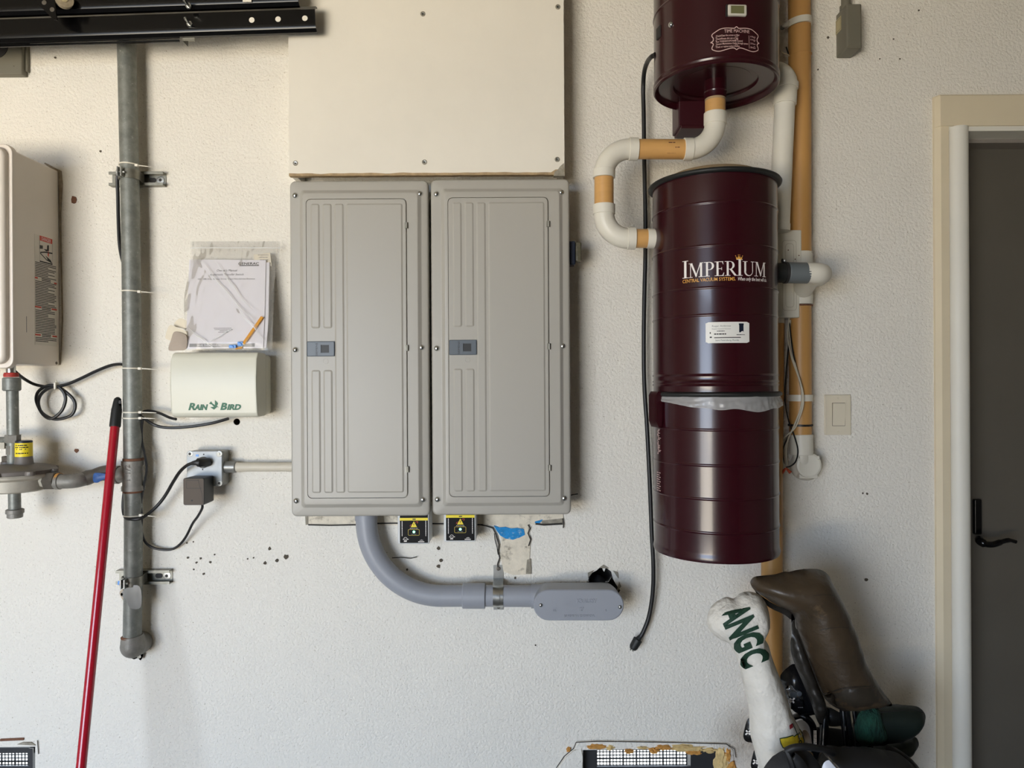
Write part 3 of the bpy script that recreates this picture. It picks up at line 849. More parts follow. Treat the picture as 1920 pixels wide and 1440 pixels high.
# surge protectors
def surge(px0, px1, py1, label):
    dd = 0.085
    x0, x1 = P(px0, py1, dd).x, P(px1, py1, dd).x
    z0, z1 = P((px0 + px1) / 2, py1, dd).z, P((px0 + px1) / 2, py1 - 66, dd).z
    t = thing('surge_protector', label, 'surge protector', ((x0 + x1) / 2, 0, z0), 'surge protectors under the panels')
    G().box(x0, x1, -dd, -0.004, z0, z1, 0.004).build('case', M['surge_case'], t)
    k = (x1 - x0) / 60.0
    fm = flat((x0 + 4.5 * k, -dd - 0.0002, z0 + 2.5 * k))
    g = G(); lp = rrect(x0 + 4.5 * k, x1 - 2.5 * k, z0 + 2.5 * k, z1 - 1 * k, 1 * k, 2)
    g.prism(lp, -dd + 0.001, -dd - 0.0004)
    fc = g.build('label_face', M['surge_face'], t, ang=0)
    mp = lambda u, v, w=0: fm(u * k, v * k, 0.0004 + w)
    def bx(u0, u1, v0, v1, mm, nm, w=0.0002):
        bars(G(), mp, [(u0, u1, v0, v1 - v0)], w).build(nm, mm, fc, ang=0)
    bx(0, 53, 42.5, 47.5, M['yellow'], 'yellow_band')
    bx(24, 30, 44, 46, M['ink'], 'small_print', 0.0003)
    G().add([mp(20.5, 30, .0002), mp(32.5, 30, .0002), mp(26.5, 41, .0002)], [(0, 1, 2)]).build('warning_triangle', M['yellow'], fc, ang=0)
    G().add([mp(26.6, 38.5, .0004), mp(25, 34.5, .0004), mp(26.3, 34.8, .0004), mp(25.6, 31.6, .0004), mp(28, 35.6, .0004), mp(26.8, 35.4, .0004)], [(0, 1, 2, 5), (2, 3, 4, 5)]).build('lightning_bolt', M['rust'], fc, ang=0)
    g = G(); ribbon(g, [(20, 32.5), (19, 31), (19.6, 33.4), (22, 35)], 0.6, mp, .0002); ribbon(g, [(29, 39), (32, 40.6), (34, 40.8), (34, 39), (32.5, 37)], 0.7, mp, .0002); g.build('red_swirl', M['red'], fc, ang=0)
    text('MADE IN USA', 0.0024, lambda u, v, w=0: mp(u / k + 26.5, v / k + 27.2, w), 'lettering', M['white_print'], fc, align='CENTER', width=15 * k, bold=.00003)
    ribbon(G(), rrect(15.8, 36.8, 14.5, 25.6, 1.6, 3), 0.7, mp, .0003, True).build('gold_frame', M['gold_line'], fc, ang=0)
    G().lathe([(2.3 * k, 0), (2.1 * k, 0.0008), (1.0 * k, 0.0014)], mp(26.5, 21, .0002), (0, -1, 0), 14).build('status_light', M['led'], fc, label='lit green status light')
    bars(G(), mp, [(21.5, 25.5, 16.2, .9), (26.3, 31, 16.2, .9)]).build('small_print', M['grey_ink'], fc, ang=0)
    for u in (3.6, 48.4):
        g = G(); rn = random.Random(int(u)); v = 13
        while v < 41:
            l = rn.uniform(.8, 2.4); g.add([mp(u, v, .0002), mp(u + 1.3, v, .0002), mp(u + 1.3, v + l, .0002), mp(u, v + l, .0002)], [(0, 1, 2, 3)]); v += l + .5
        g.build('side_print', M['white_print'], fc, ang=0)
    g = G(); ribbon(g, [(10.5 + 3.2 * math.cos(R(q * 20)), 7.5 + 3.2 * math.sin(R(q * 20))) for q in range(18)], 0.7, mp, .0002, True)
    text('UL', 0.0040, lambda u, v, w=0: mp(u / k + 10.5, v / k + 6.2, w), 'lettering', M['white_print'], fc, align='CENTER', bold=.00004)
    bars(g, mp, [(5.6, 6.6, 6.4, 1.2), (14.6, 16.4, 6.4, 1.4), (7.5, 13, 2.4, 1.5)]); g.build('approval_mark', M['white_print'], fc, ang=0)
    g = G(); bars(g, mp, [(34.5, 46, 1.6, 1.5), (37, 44, 4.2, .8)]); g.add([mp(u, v, .0002) for u, v in ((37.5, 4.2), (39, 6), (40, 5), (41, 6.6), (42, 5), (43, 6), (44, 4.2))], [tuple(range(7))]); g.build('maker_mark', M['white_print'], fc, ang=0)
    return t
surge(745.5, 805, 1020.5, 'grey cased surge protector with black label under the left panel, hanging lower')
surge(832, 892.5, 1016, 'grey cased surge protector with black label under the right panel, hanging higher')

# grey conduit run under the panels
DC = 0.055
cd = thing('pvc_conduit', 'grey plastic conduit elbow curving from the left panel to the oval fitting', 'conduit', P(868, 1117, DC))
A0, A1, A2 = P(687, 955, DC), P(687, 1117, DC), P(872, 1117, DC)
A1 = Vector((A0.x, A0.y, A2.z))
G().tube([A0] + arc_corner(A0, A1, A2, 0.212, 24) + [A2], sz(19.8, DC), 24).build('elbow', M['conduit'], cd)
G().tube([P(686.5, 950, DC), P(686.5, 975, DC)], sz(20.8, DC), 24).build('connector', M['conduit'], cd)
cp0, cp1 = P(867.5, 1117, DC), P(910, 1117.2, DC)
G().tube([cp0, cp0.lerp(cp1, .03), cp0.lerp(cp1, .97), cp1], [sz(22.4, DC), sz(23.4, DC), sz(23.4, DC), sz(22.4, DC)], 28).build('coupling', M['conduit'], cd, ang=30)
G().tube([cp1, P(1012, 1117.8, DC)], sz(19.8, DC), 24).build('straight_pipe', M['conduit'], cd)
G().tube([P(996, 1117.8, DC), P(1022, 1117.9, DC)], sz(22.0, DC), 24).build('socket', M['conduit'], cd)
st = thing('pipe_strap', 'shiny two-hole metal strap holding the grey conduit to the wall', 'pipe strap', P(934, 1152, 0))
g = G(); wd = sz(9.5, DC); cx_, cz_ = P(934, 1117, DC).x, P(934, 1117, DC).z
rs = sz(20.8, DC); path = [(cz_ + sz(47), -0.003), (cz_ + rs + 0.003, -0.003)] + [(cz_ + rs * math.cos(R(q)), -DC - rs * math.sin(R(q))) for q in range(10, 171, 10)] + [(cz_ - rs - 0.003, -0.003), (cz_ - sz(36), -0.003)]
inner = []
for i, (z, y) in enumerate(path):
    p0 = Vector(path[max(0, i - 1)]); p1 = Vector(path[min(len(path) - 1, i + 1)]); t_ = (p1 - p0).normalized()
    inner.append((z + t_.y * 0.002 , y - t_.x * 0.002))
rr = [[(cx_ - wd, y, z), (cx_ + wd, y, z), (cx_ + wd, y2, z2), (cx_ - wd, y2, z2)] for (z, y), (z2, y2) in zip(path, inner)]
g.rings(rr); g.build('strap_band', M['steel'], st, ang=30)
g = G(); wd2 = wd * 0.32
rr = [[(cx_ - wd2, y, z), (cx_ + wd2, y, z), (cx_ + wd2, y - 0.004, z), (cx_ - wd2, y - 0.004, z)] for (z, y) in path[4:-4]]
g.rings(rr); g.build('strap_rib', M['steel'], st, ang=30)
for dy in (-41, 30): G().lathe([(sz(4), 0), (sz(3.6), 0.003), (sz(1.5), 0.0035)], (cx_, -0.005, cz_ - sz(dy)), (0, -1, 0), 8).build('strap_screw', M['pipe_dark'], st)

# oval conduit body
DB = 0.124
ob_ = thing('conduit_body', 'grey oval pull fitting with raised lettering at the ragged wall hole', 'conduit fitting', P(1086, 1134, 0.0))
cap = lambda x0, x1, y0, y1, dd, n=12: [tuple(P(x, y, dd).xz) for x, y in
      [((x1 - (y1 - y0) / 2) + (y1 - y0) / 2 * math.cos(R(90 - 180 * k / n)), (y0 + y1) / 2 - (y1 - y0) / 2 * math.sin(R(90 - 180 * k / n))) for k in range(n + 1)] +
      [((x0 + (y1 - y0) / 2) - (y1 - y0) / 2 * math.cos(R(-90 + 180 * k / n)), (y0 + y1) / 2 - (y1 - y0) / 2 * math.sin(R(-90 + 180 * k / n))) for k in range(n + 1)]]
o2 = cap(1002, 1168, 1107.5, 1162, DB)
o2b = inset(o2, -0.0015)
G().rings([L3(inset(o2, 0.012), -0.028), L3(inset(o2, 0.003), -0.034), L3(o2, -0.06), L3(o2b, -0.116)]).build('fitting_body', M['conduit'], ob_, ang=40)
lid = G().rings([L3(inset(o2b, -0.001), -0.1175), L3(inset(o2b, -0.001), -0.122), L3(inset(o2b, 0.0015), -0.1242)]).build('fitting_lid', M['conduit'], ob_, ang=40)
for x, y in ((1014, 1134.5), (1162.5, 1138)):
    w = P(x, y, DB); screw('lid_screw', (w.x, -DB - 0.0002, w.z), sz(3.6, DB), M['steel'], lid)
ku = sz(1, DB)
e = P(1086, 1134, DB); fm = flat((e.x, -DB - 0.0002, e.z))
ts = dict(depth=0.0, ext=0.0010)
text('KRALOY', 0.0145, lambda u, v, w=0: fm(u - 5 * ku, v + 4 * ku, w), 'lettering', M['conduit'], lid, width=38 * ku, bold=.0002, **ts)
text('2"', 0.0135, lambda u, v, w=0: fm(u + 1 * ku, v - 11.5 * ku, w), 'lettering', M['conduit'], lid, bold=.0002, **ts)
text('MADE IN CANADA', 0.0072, lambda u, v, w=0: fm(u, v - 22 * ku, w), 'lettering', M['conduit'], lid, align='CENTER', width=58 * ku, bold=.0001, **ts)
text('UL', 0.007, lambda u, v, w=0: fm(u - 46 * ku, v - 12 * ku, w), 'lettering', M['conduit'], lid, align='CENTER', **ts)
text('c', 0.009, lambda u, v, w=0: fm(u + 50 * ku, v - 12 * ku, w), 'lettering', M['conduit'], lid, align='CENTER', **ts)
g = G()
for cxx, rr_ in ((-46, 5), (50, 5)): ribbon(g, [(cxx * ku + rr_ * ku * math.cos(R(q * 24)), -10 * ku + rr_ * ku * math.sin(R(q * 24))) for q in range(15)], 0.9 * ku, fm, .001, True)
for l in ([(-29, -3), (-26, 12)], [(-25, 4), (-16, 12)], [(-25, 4), (-20, -3)], [(-19, 3), (-13, 12)], [(-19, 3), (-14, -3)], [(-10, -3), (-7, 12)]): ribbon(g, [(x * ku, y * ku) for x, y in l], 1.6 * ku, fm, .0011)
g.build('maker_emblem', M['conduit'], lid, ang=0)
for (l, mm) in (([(1068, 1099), (1073, 1096), (1074, 1098), (1070, 1101)], 'ink'),):
    pass
w = P(1131, 1120, 0.03)
G().tube([(w.x, -0.035, w.z), (w.x, 0.12, w.z)], sz(16), 24).build('rear_hub', M['conduit'], ob_)

# small dark fitting on the right panel's flank
tk = thing('side_fitting', 'small navy fitting with clear end on the right flank of the right panel', 'fitting', P(1071, 474, .08))
G().box(P(1060, 474, .09).x, P(1078.5, 474, .09).x, -0.10, -0.06, P(1074, 497, .09).z, P(1074, 453, .09).z, 0.003).build('fitting_base', M['navy'], tk)
G().box(P(1078.5, 474, .09).x, P(1090, 474, .09).x, -0.098, -0.066, P(1080, 491, .09).z, P(1080, 454, .09).z, 0.005).build('clear_end', mat('smoky_lens', (88, 84, 70), 0.2, var=0.4, vs=90), tk)
nl = thing('nail', 'short black nail sticking from the wall at the right panel corner', 'nail', P(1070, 929, 0))
G().tube([P(1068, 929, 0), P(1074, 927.5, .015), P(1083, 926, .03)], 0.0016, 8).build('shank', M['black_metal'], nl)

# ------------------------------------------------------------------ left side: gas riser with straps
DG = 0.05
gp = thing('gas_pipe', 'galvanised vertical gas riser on the left wall beside the red pole', 'pipe', P(250, 1230, 0))
upper = catmull([P(235, -60, DG), P(237.5, 80, DG), P(241, 240, DG), P(245, 420, DG), P(247.5, 640, DG), P(249.5, 866, DG)], 6)
G().tube(upper, sz(16.4, DG), 20).build('upper_pipe', M['galv'], gp)
G().tube(catmull([P(250, 912, DG), P(250, 1060, DG), P(248, 1195, DG)], 6), sz(16.2, DG), 20).build('lower_pipe', M['galv'], gp)
rtee = sz(18.5, DG)
g = G()
base = P(250, 920, DG); H = sz(57, DG)
g.lathe([(rtee * .9, 0), (rtee * 1.1, 0.001), (rtee * 1.1, H * .14), (rtee, H * .2), (rtee, H * .8), (rtee * 1.1, H * .86), (rtee * 1.1, H - .001), (rtee * .9, H)], base, (0, 0, 1), 24)
g.lathe([(rtee * .8, 0), (rtee * .8, sz(26, DG)), (rtee * .92, sz(27, DG)), (rtee * .92, sz(36, DG))], P(250, 890, DG), (-1, 0, -0.0), 20)
tee = g.build('tee_fitting', M['iron'], gp, ang=35)
text('1 1/2', 0.022, flat(P(243, 905, DG + .0305), (0, 0, 1), (-1, 0, 0)), 'lettering', M['pipe_dark'], tee, width=sz(30, DG))
for py in (861.5, 920.5): G().lathe([(sz(16.6, DG), 0), (sz(18.2, DG), .001), (sz(18.0, DG), .008), (sz(16.6, DG), .009)], P(250, py + 3, DG), (0, 0, 1), 24).build('rust_ring', M['rust'], gp)
G().lathe([(sz(19, DG), 0), (sz(19.6, DG), .003), (sz(17, DG), .007)], P(248, 1196, DG), (0.06, 0, 1), 24).build('rust_ring', M['rust'], gp)
g = G(); ec = P(250, 1209, DG)
g.tube([P(248, 1192, DG), P(249, 1200, DG), ec, Vector((ec.x, -DG + .02, ec.z - 0.006)), Vector((ec.x, 0.0, ec.z - .008))], [sz(19, DG), sz(21, DG), sz(22, DG), sz(21, DG), sz(20, DG)], 24)
bm = bmesh.new(); bmesh.ops.create_uvsphere(bm, u_segments=24, v_segments=14, radius=sz(22.6, DG))
for v in bm.verts: v.co = v.co * 1.0 + ec + Vector((0, 0, -0.002))
g.bm(bm); g.build('elbow_fitting', M['iron'], gp, ang=60)
G().lathe([(sz(25), 0), (sz(25), .004), (sz(22), .010), (sz(20), .010)], P(254, 1206, 0), (0, -1, 0), 24).build('wall_collar', M['iron'], gp)
inflate(G(), [(236, 1228), (250, 1232), (268, 1226), (264, 1238), (258, 1234), (250, 1236)], 0.012, .004, 5, 4).build('caulk_drip', M['dull_steel'], gp)
inflate(G(), [(233, 1106), (240, 1100), (262, 1100), (264, 1138), (244, 1140), (236, 1124), (226, 1115)], DG + .0245, .0015, 6, 5).build('tape_wrap', mat('clear_sealant', (138, 138, 134), 0.3), gp, label='clear tape wrapped below the lower strap')
inflate(G(), [(224, 1112), (234, 1104), (238, 1118), (242, 1138), (236, 1134)], DG + .012, .003, 6, 5).build('tape_wrap', mat('tan_sealant', (176, 160, 138), 0.5), gp)
def zip_tie(px, py, dirx, tail, tilt=0.02):
    g = G(); c0 = P(px, py, DG); r0 = sz(17.3, DG)
    g.lathe([(r0 - .0012, 0), (r0 + .0006, 0.0003), (r0 + .0006, .0035), (r0 - .0012, .0038)], c0, (0.02, 0, 1), 24, False, False)
    h0 = P(px + 14, py, DG + .018)
    g.box(h0.x - .004, h0.x + .005, h0.y - .004, h0.y + .004, h0.z - .002, h0.z + .005, .001)
    e1 = P(px + tail, py + tilt * 100, DG + .012)
    g.tube([h0 + Vector((.003, 0, .0015)), h0.lerp(e1, .5) + Vector((0, 0, .001)), e1], [.0017, .0016, .0008], 6)
    return g.build('zip_tie', M['zip'], gp, ang=50)
for px, py, tl, ti in ((242, 311, 43, .02), (247, 548, 42, .01), (248, 692, 46, .01), (249, 774, 44, .0), (249, 785, 42, .0), (250, 967, 44, .02)): zip_tie(px, py, 1, tl, ti)

def pipe_bracket(py, x0, x1, label):
    t = thing('pipe_bracket', label, 'pipe bracket', P(x1, py + 14, 0))
    h = 13
    X0, X1 = P(x0, py, .01).x, P(x1, py, .01).x
    z0, z1 = P(x1, py + h, .01).z, P(x1, py - h, .01).z
    th = .0028
    lips = [(0, z0), (-.022, z0), (-.022, z0 + .008), (-.0195, z0 + .008), (-.0195, z0 + th), (-th, z0 + th), (-th, z1 - th), (-.0195, z1 - th), (-.0195, z1 - .008), (-.022, z1 - .008), (-.022, z1), (0, z1)]
    G().rings([[(x, y, z) for y, z in lips] for x in (X0, X1)]).build('strut_channel', M['dull_steel'], t, ang=20)
    sx = P(x1 - 10, py, .01); zc = (z0 + z1) / 2
    G().lathe([(sz(7), 0), (sz(7), .002), (sz(3.4), .0025)], (sx.x, -.003, zc), (0, -1, 0), 16).build('washer', M['steel'], t)
    G().lathe([(sz(3), 0), (sz(2.6), .0012)], (sx.x, -.0056, zc), (0, -1, 0), 10).build('anchor_bolt', M['ink'], t)
    sl = rrect(P(x1 - 32, py, .01).x, P(x1 - 18, py, .01).x, zc - sz(4.5), zc + sz(4.5), sz(4.4), 4)
    G().prism(sl, -.0029, -.0036).build('slot', M['ink'], t)
    # clamp halves round the pipe
    pc_ = P(249 if py > 800 else 243, py, DG)
    r0 = sz(17.4, DG); zz0, zz1 = zc - .013, zc + .013
    arc = [(pc_.x + r0 * math.cos(R(q)), -DG + r0 * math.sin(R(q))) for q in range(30, -211, -15)]
    arc2 = [(pc_.x + (r0 + .0025) * math.cos(R(q)), -DG + (r0 + .0025) * math.sin(R(q))) for q in range(-210, 31, 15)]
    lp = [(pc_.x + r0 * .8, -.018)] + arc + [(pc_.x - r0 * .9, -.018), (pc_.x - r0 * .9 - .0025, -.018)] + arc2 + [(pc_.x + r0 * .8 + .004, -.018)]
    G().rings([[(x, y, z) for x, y in lp] for z in (zz0, zz1)]).build('pipe_clamp', M['dull_steel'], t, ang=30)
    for sx_, nm in ((-1, 'clamp_ear'),):
        G().box(pc_.x - .012, pc_.x - .0085, -DG - r0 - .020, -DG - r0 + .004, zz0, zz1, .001).build(nm, M['steel'], t)
        G().box(pc_.x - .003, pc_.x + .0005, -DG - r0 - .018, -DG - r0 + .003, zz0, zz1, .001).build(nm, M['steel'], t)
        G().lathe([(.0055, 0), (.0055, .004), (.0035, .0045), (.0035, .022)], (pc_.x - .016, -DG - r0 - .010, zc), (1, 0, 0), 8).build('clamp_bolt', M['steel'], t, ang=30)
    return t
pipe_bracket(336.5, 208, 309, 'upper galvanised strut bracket clamped round the gas riser')
lb = pipe_bracket(1080.5, 221, 321, 'lower galvanised strut bracket clamped round the gas riser')
G().box(P(222, 1096, .02).x, P(233, 1096, .02).x, -.024, -.0205, P(222, 1096, .02).z, P(222, 1089, .02).z).build('blue_smear', M['blue_clip'], lb, ang=0, label='blue paint smear on the strut end')
# ------------------------------------------------------------------ regulator
DR = 0.115
rg = thing('gas_regulator', 'round gas pressure regulator with yellow label below the white heater', 'gas regulator', P(38, 918, DR))
C0 = P(36, 920, DR)
k = sz(1, DR)
prof = [(20, 0), (50, 0.5), (54, 3), (54, 22), (60, 25), (65, 27), (65.5, 30), (64, 33), (66, 34), (67, 40), (64, 43), (50, 47), (30, 50), (10, 51)]
rgc = Vector((P(28, 920, DR).x, C0.y, C0.z))
g = G().lathe([(r_ * k * 1.0, h * k) for r_, h in prof[:8]], rgc, (0, 0, 1), 44)
g.build('lower_body', M['alum'], rg, ang=35)
g = G().lathe([(64 * k, 33 * k)] + [(r_ * k, h * k) for r_, h in prof[8:]], rgc, (0, 0, 1), 44)
# hexagonal flange lugs
for q in range(8):
    a_ = R(q * 45 + 10); p_ = rgc + Vector((math.cos(a_) * 66 * k, math.sin(a_) * 66 * k, 36 * k))
    g.lathe([(8 * k, -3 * k), (8.5 * k, -2 * k), (8.5 * k, 4 * k), (7 * k, 5 * k)], p_, (0, 0, 1), 10)
g.build('upper_body', M['reg_grey'], rg, ang=35)
tb = P(45, 876, DR)
tw = G().lathe([(22 * k, 0), (18 * k, 3 * k), (15.5 * k, 8 * k), (14 * k, 20 * k), (13.8 * k, 47 * k), (13.0 * k, 48 * k)], tb, (0, 0, 1), 28).build('spring_tower', M['reg_grey'], rg, ang=35)
G().lathe([(13.95 * k, 20.5 * k), (14.3 * k, 20.6 * k), (14.1 * k, 46 * k), (13.9 * k, 46.1 * k)], tb, (0, 0, 1), 28, False, False).build('yellow_label', M['yellow'], tw, label='yellow warning label round the tower')
G().lathe([(14 * k, 46.5 * k), (14.2 * k, 47 * k), (13.5 * k, 50 * k), (11 * k, 50.5 * k)], tb, (0, 0, 1), 28).build('tower_cap', M['navy'], tw)
def cylmap(c, r, z0, th0):
    return lambda u, v, w=0: Vector((c.x + (r + w) * math.sin(th0 + u / r), c.y - (r + w) * math.cos(th0 + u / r), z0 + v))
cm = cylmap(tb, 14.35 * k, tb.z, R(-10))
g = G()
for i, (v, u0, u1) in enumerate(((41, -8, 15), (37, -9, 16), (33.5, -6, 13), (26, -8, 16))): wordbars(g, cm, u0 * k + 4 * k, u1 * k + 3 * k, v * k, 2.0 * k, i, .1)
g.build('label_print', M['ink'], tw, ang=0)
vb = P(13, 877, DR)
vt = G().lathe([(13 * k, 0), (10.5 * k, 3 * k), (10 * k, 11 * k), (8 * k, 12 * k)], vb, (0, 0, 1), 20).build('vent_boss', M['reg_grey'], rg, ang=35)
G().lathe([(8 * k, 12 * k), (8.2 * k, 13 * k), (8.2 * k, 21 * k), (7 * k, 22 * k)], vb, (0, 0, 1), 6).build('vent_plug', M['pipe_dark'], vt, ang=20)
# outlet boss and hex
hx0 = P(70, 901, DR)
g = G().lathe([(13 * k, 0), (14 * k, 16 * k)], hx0, (1, 0, 0), 8); g.build('outlet_boss', M['alum'], rg, ang=20)
G().lathe([(16.5 * k, 17 * k), (17.5 * k, 18 * k), (17.5 * k, 36 * k), (16.5 * k, 37 * k)], hx0, (1, 0, 0), 6).build('outlet_hex', M['pipe_dark'], rg, ang=20)
G().lathe([(12.5 * k, 37 * k), (14 * k, 38 * k), (14 * k, 43 * k)], hx0, (1, 0, 0), 18).build('thread_sealant', M['foam'], rg, ang=30)
el = catmull([P(106, 903, DR), P(118, 903, DR), P(140, 902, DR - .005), P(158, 898, DR - .03), P(164, 895, DR - .04)], 5)
g = G().tube(el, sz(13.2, DR), 20)
g.lathe([(sz(14.6, DR), 0), (sz(15, DR), .001), (sz(15, DR), .012), (sz(13, DR), .014)], P(105, 903, DR), (1, 0, 0.02), 20)
g.build('union_elbow', M['iron'], rg, ang=40)
vv = [P(158, 898, .085), P(166, 895, .08), P(176, 892, .075), P(190, 888, .065), P(204, 886, .06), P(214, 887, .052), P(236, 889, .05)]
G().tube(vv, [sz(13), sz(13.5), sz(12), sz(13.5), sz(14.5), sz(12), sz(11)], 18).build('ball_valve', M['pipe_dark'], rg, ang=40)
inflate(G(), [(176, 888), (188, 887), (202, 890), (201, 896), (190, 901), (183, 905), (175, 903)], .10, .006, 6, 4).build('valve_handle', mat('blue_valve_handle', (42, 82, 142), 0.5, var=.3, vs=90), rg)
# riser to the heater and drip leg
g = G().tube([P(23, 722, DR), P(25, 880, DR)], sz(10, DR), 18); g.build('riser_pipe', M['galv'], rg)
g = G().lathe([(sz(13, DR), 0), (sz(15, DR), .003), (sz(15, DR), .034), (sz(13, DR), .037)], P(22, 733, DR), (0, 0, 1), 20); g.build('riser_coupling', M['galv'], rg, ang=35)
G().lathe([(sz(12, DR), 0), (sz(12.5, DR), .006), (sz(11, DR), .012)], P(21, 707, DR), (0, 0, 1), 14).build('red_sealant', M['red_dope'], rg)
G().tube([P(21, 705, DR), P(20, 680, DR)], sz(8, DR), 14).build('gas_stub', M['steel'], rg)
G().lathe([(sz(12.5, DR), 0), (sz(13, DR), .002), (sz(13, DR), .02), (sz(12, DR), .022)], P(24, 830, DR), (0, 0, 1), 6).build('union_nut', M['iron'], rg, ang=20)
G().lathe([(sz(11, DR), 0), (sz(11, DR), .024)], P(24, 852, DR), (0, 0, 1), 6).build('union_nut', M['iron'], rg, ang=20)
G().tube([P(-40, 826, DR - .04), P(20, 826, DR)], sz(7, DR), 14).build('side_pipe', M['galv'], rg)
G().box(P(4, 832, DR).x, P(13, 832, DR).x, -DR - .01, -DR + .01, P(8, 841, DR).z, P(8, 829, DR).z, .001).build('tap_key', M['alum'], rg)
G().tube([P(27, 915, DR), P(27.5, 956, DR)], sz(10.3, DR), 18).build('drip_leg', M['galv'], rg)
g = G().lathe([(sz(11, DR), 0), (sz(13, DR), .002), (sz(13, DR), .012), (sz(15, DR), .013), (sz(15, DR), .023), (sz(13, DR), .0245)], P(28, 971, DR), (0, 0, 1), 22); g.build('drip_cap', M['iron'], rg, ang=30)

# ------------------------------------------------------------------ tankless heater
wh = thing('water_heater', 'white wall hung tankless water heater cut by the left frame edge', 'water heater', P(0, 690, 0))
hxr = P(112, 500, 0).x
hz0, hz1 = P(112, 686, 0).z, P(112, 321, 0).z
G().box(hxr - 0.42, hxr, -0.198, 0, hz0, hz1, 0.006).build('cabinet', M['heater'], wh)
G().prism(rrect(hxr - 0.43, hxr + .014, hz0 - .012, hz1 + .008, .024, 6), -0.196, -0.214, .005).build('front_flange', M['heater'], wh)
fcv = rrect(hxr - 0.42, hxr + .004, hz0 - .001, hz1 - .004, .022, 6)
G().rings([L3(fcv, -.206), L3(fcv, -.224), L3(inset(fcv, .003), -.230), L3(inset(fcv, .012), -.2345)]).build('front_cover', M['heater'], wh, ang=50)
# warning label on the flank (plane x = hxr): u towards the wall
hside = lambda y, w=0: None
D_at = lambda px: hxr / ((px - 960) / F_PX)           # distance from the camera where the flank shows at px
yl = lambda px: -CAM_D + D_at(px)
y0_, y1_ = yl(66), yl(107)
zt = CAM_Z + (720 - 436) / F_PX * D_at(74); zb = CAM_Z + (720 - 642) / F_PX * D_at(74)
Wl, Hl = y1_ - y0_, zt - zb
lm = lambda u, v, w=0: Vector((hxr + .0003 + w, y0_ + u * Wl, zb + v * Hl))
g = G().box(hxr, hxr + .0004, y0_, y1_, zb, zt); lb_ = g.build('warning_label', mat('label_paper', (216, 208, 196), .5), wh, ang=0)
lmm = lambda u, v, w=0: lm(u, v, w + .0002)
g = G()
for r_ in ((.22, .80, .955, .045), (0, .13, .60, .014), (.87, 1, .585, .014), (0, .28, .338, .014), (.75, 1, .338, .014), (0, .25, .085, .014), (.78, 1, .085, .014)): bars(g, lmm, [r_])
g.build('red_block', M['red'], lb_, ang=0)
text('DANGER', Hl * .045, lambda u, v, w=0: lmm(.30 + u / Wl, .962 + v / Hl, .0004), 'lettering', M['paper'], lb_, width=.42 * Wl)
g = G()
ribbon(g, [(.22, .955), (.22, .765), (.80, .765), (.80, .955)], .012, lmm)
ribbon(g, [(.24, .845), (.45, .86), (.80, .868)], .012, lmm); ribbon(g, [(.24, .84), (.55, .79)], .010, lmm)
g.add([lmm(u, v, .0002) for u, v in ((.22, .88), (.36, .885), (.36, .915), (.22, .912))], [(0, 1, 2, 3)])
g.add([lmm(u, v, .0002) for u, v in ((.40, .885), (.55, .89), (.56, .93), (.64, .935), (.64, .88), (.52, .87))], [(0, 1, 2, 3, 4, 5)])
g.add([lmm(u, v, .0002) for u, v in ((.47, .83), (.60, .815), (.72, .80), (.80, .77), (.70, .778), (.52, .79), (.58, .80))], [(0, 1, 2, 3, 4, 5, 6)])
g.build('hazard_pictogram', M['ink'], lb_, ang=0)
g = G(); ribbon(g, [(.62, .875), (.60, .83)], .05, lmm); g.build('red_flame', M['red'], lb_, ang=0)
g = G(); rn = random.Random(5); v = .745
while v > .03:
    if not any(abs(v - vb_) < .012 for vb_ in (.60, .338, .085)):
        wordbars(g, lmm, .02, rn.choice((.6, .9, .97, .97)), v, .0075, int(v * 1000), -.1)
    else: wordbars(g, lmm, .30, .72, v, .009, int(v * 1000), -.1)
    v -= .0155
g.build('label_print', M['ink'], lb_, ang=0)
zs = CAM_Z + (720 - 676) / F_PX * D_at(106)
G().lathe([(.0045, 0), (.004, .001), (.0015, .0012)], (hxr, yl(106), zs), (1, 0, 0), 12).build('side_screw', M['pipe_dark'], wh)
G().box(hxr - .001, hxr + .0003, yl(50), yl(50.8), CAM_Z + (720 - 618) / F_PX * D_at(50), CAM_Z + (720 - 588) / F_PX * D_at(50)).build('scratch', M['grey_ink'], wh, ang=0)
gcl = [P(x, y, 0.001) for x, y in ((84, 306), (104, 318), (112, 322), (114, 345), (113, 400), (114, 470), (116, 540), (117, 600), (115, 650), (113, 684))]
G().tube(gcl, [.002, .004, .006, .006, .003, .0025, .002, .002, .002, .0015], 6).build('caulk_bead', mat('dirty_caulk', (150, 136, 116), .8, var=.3, vs=60), wh)

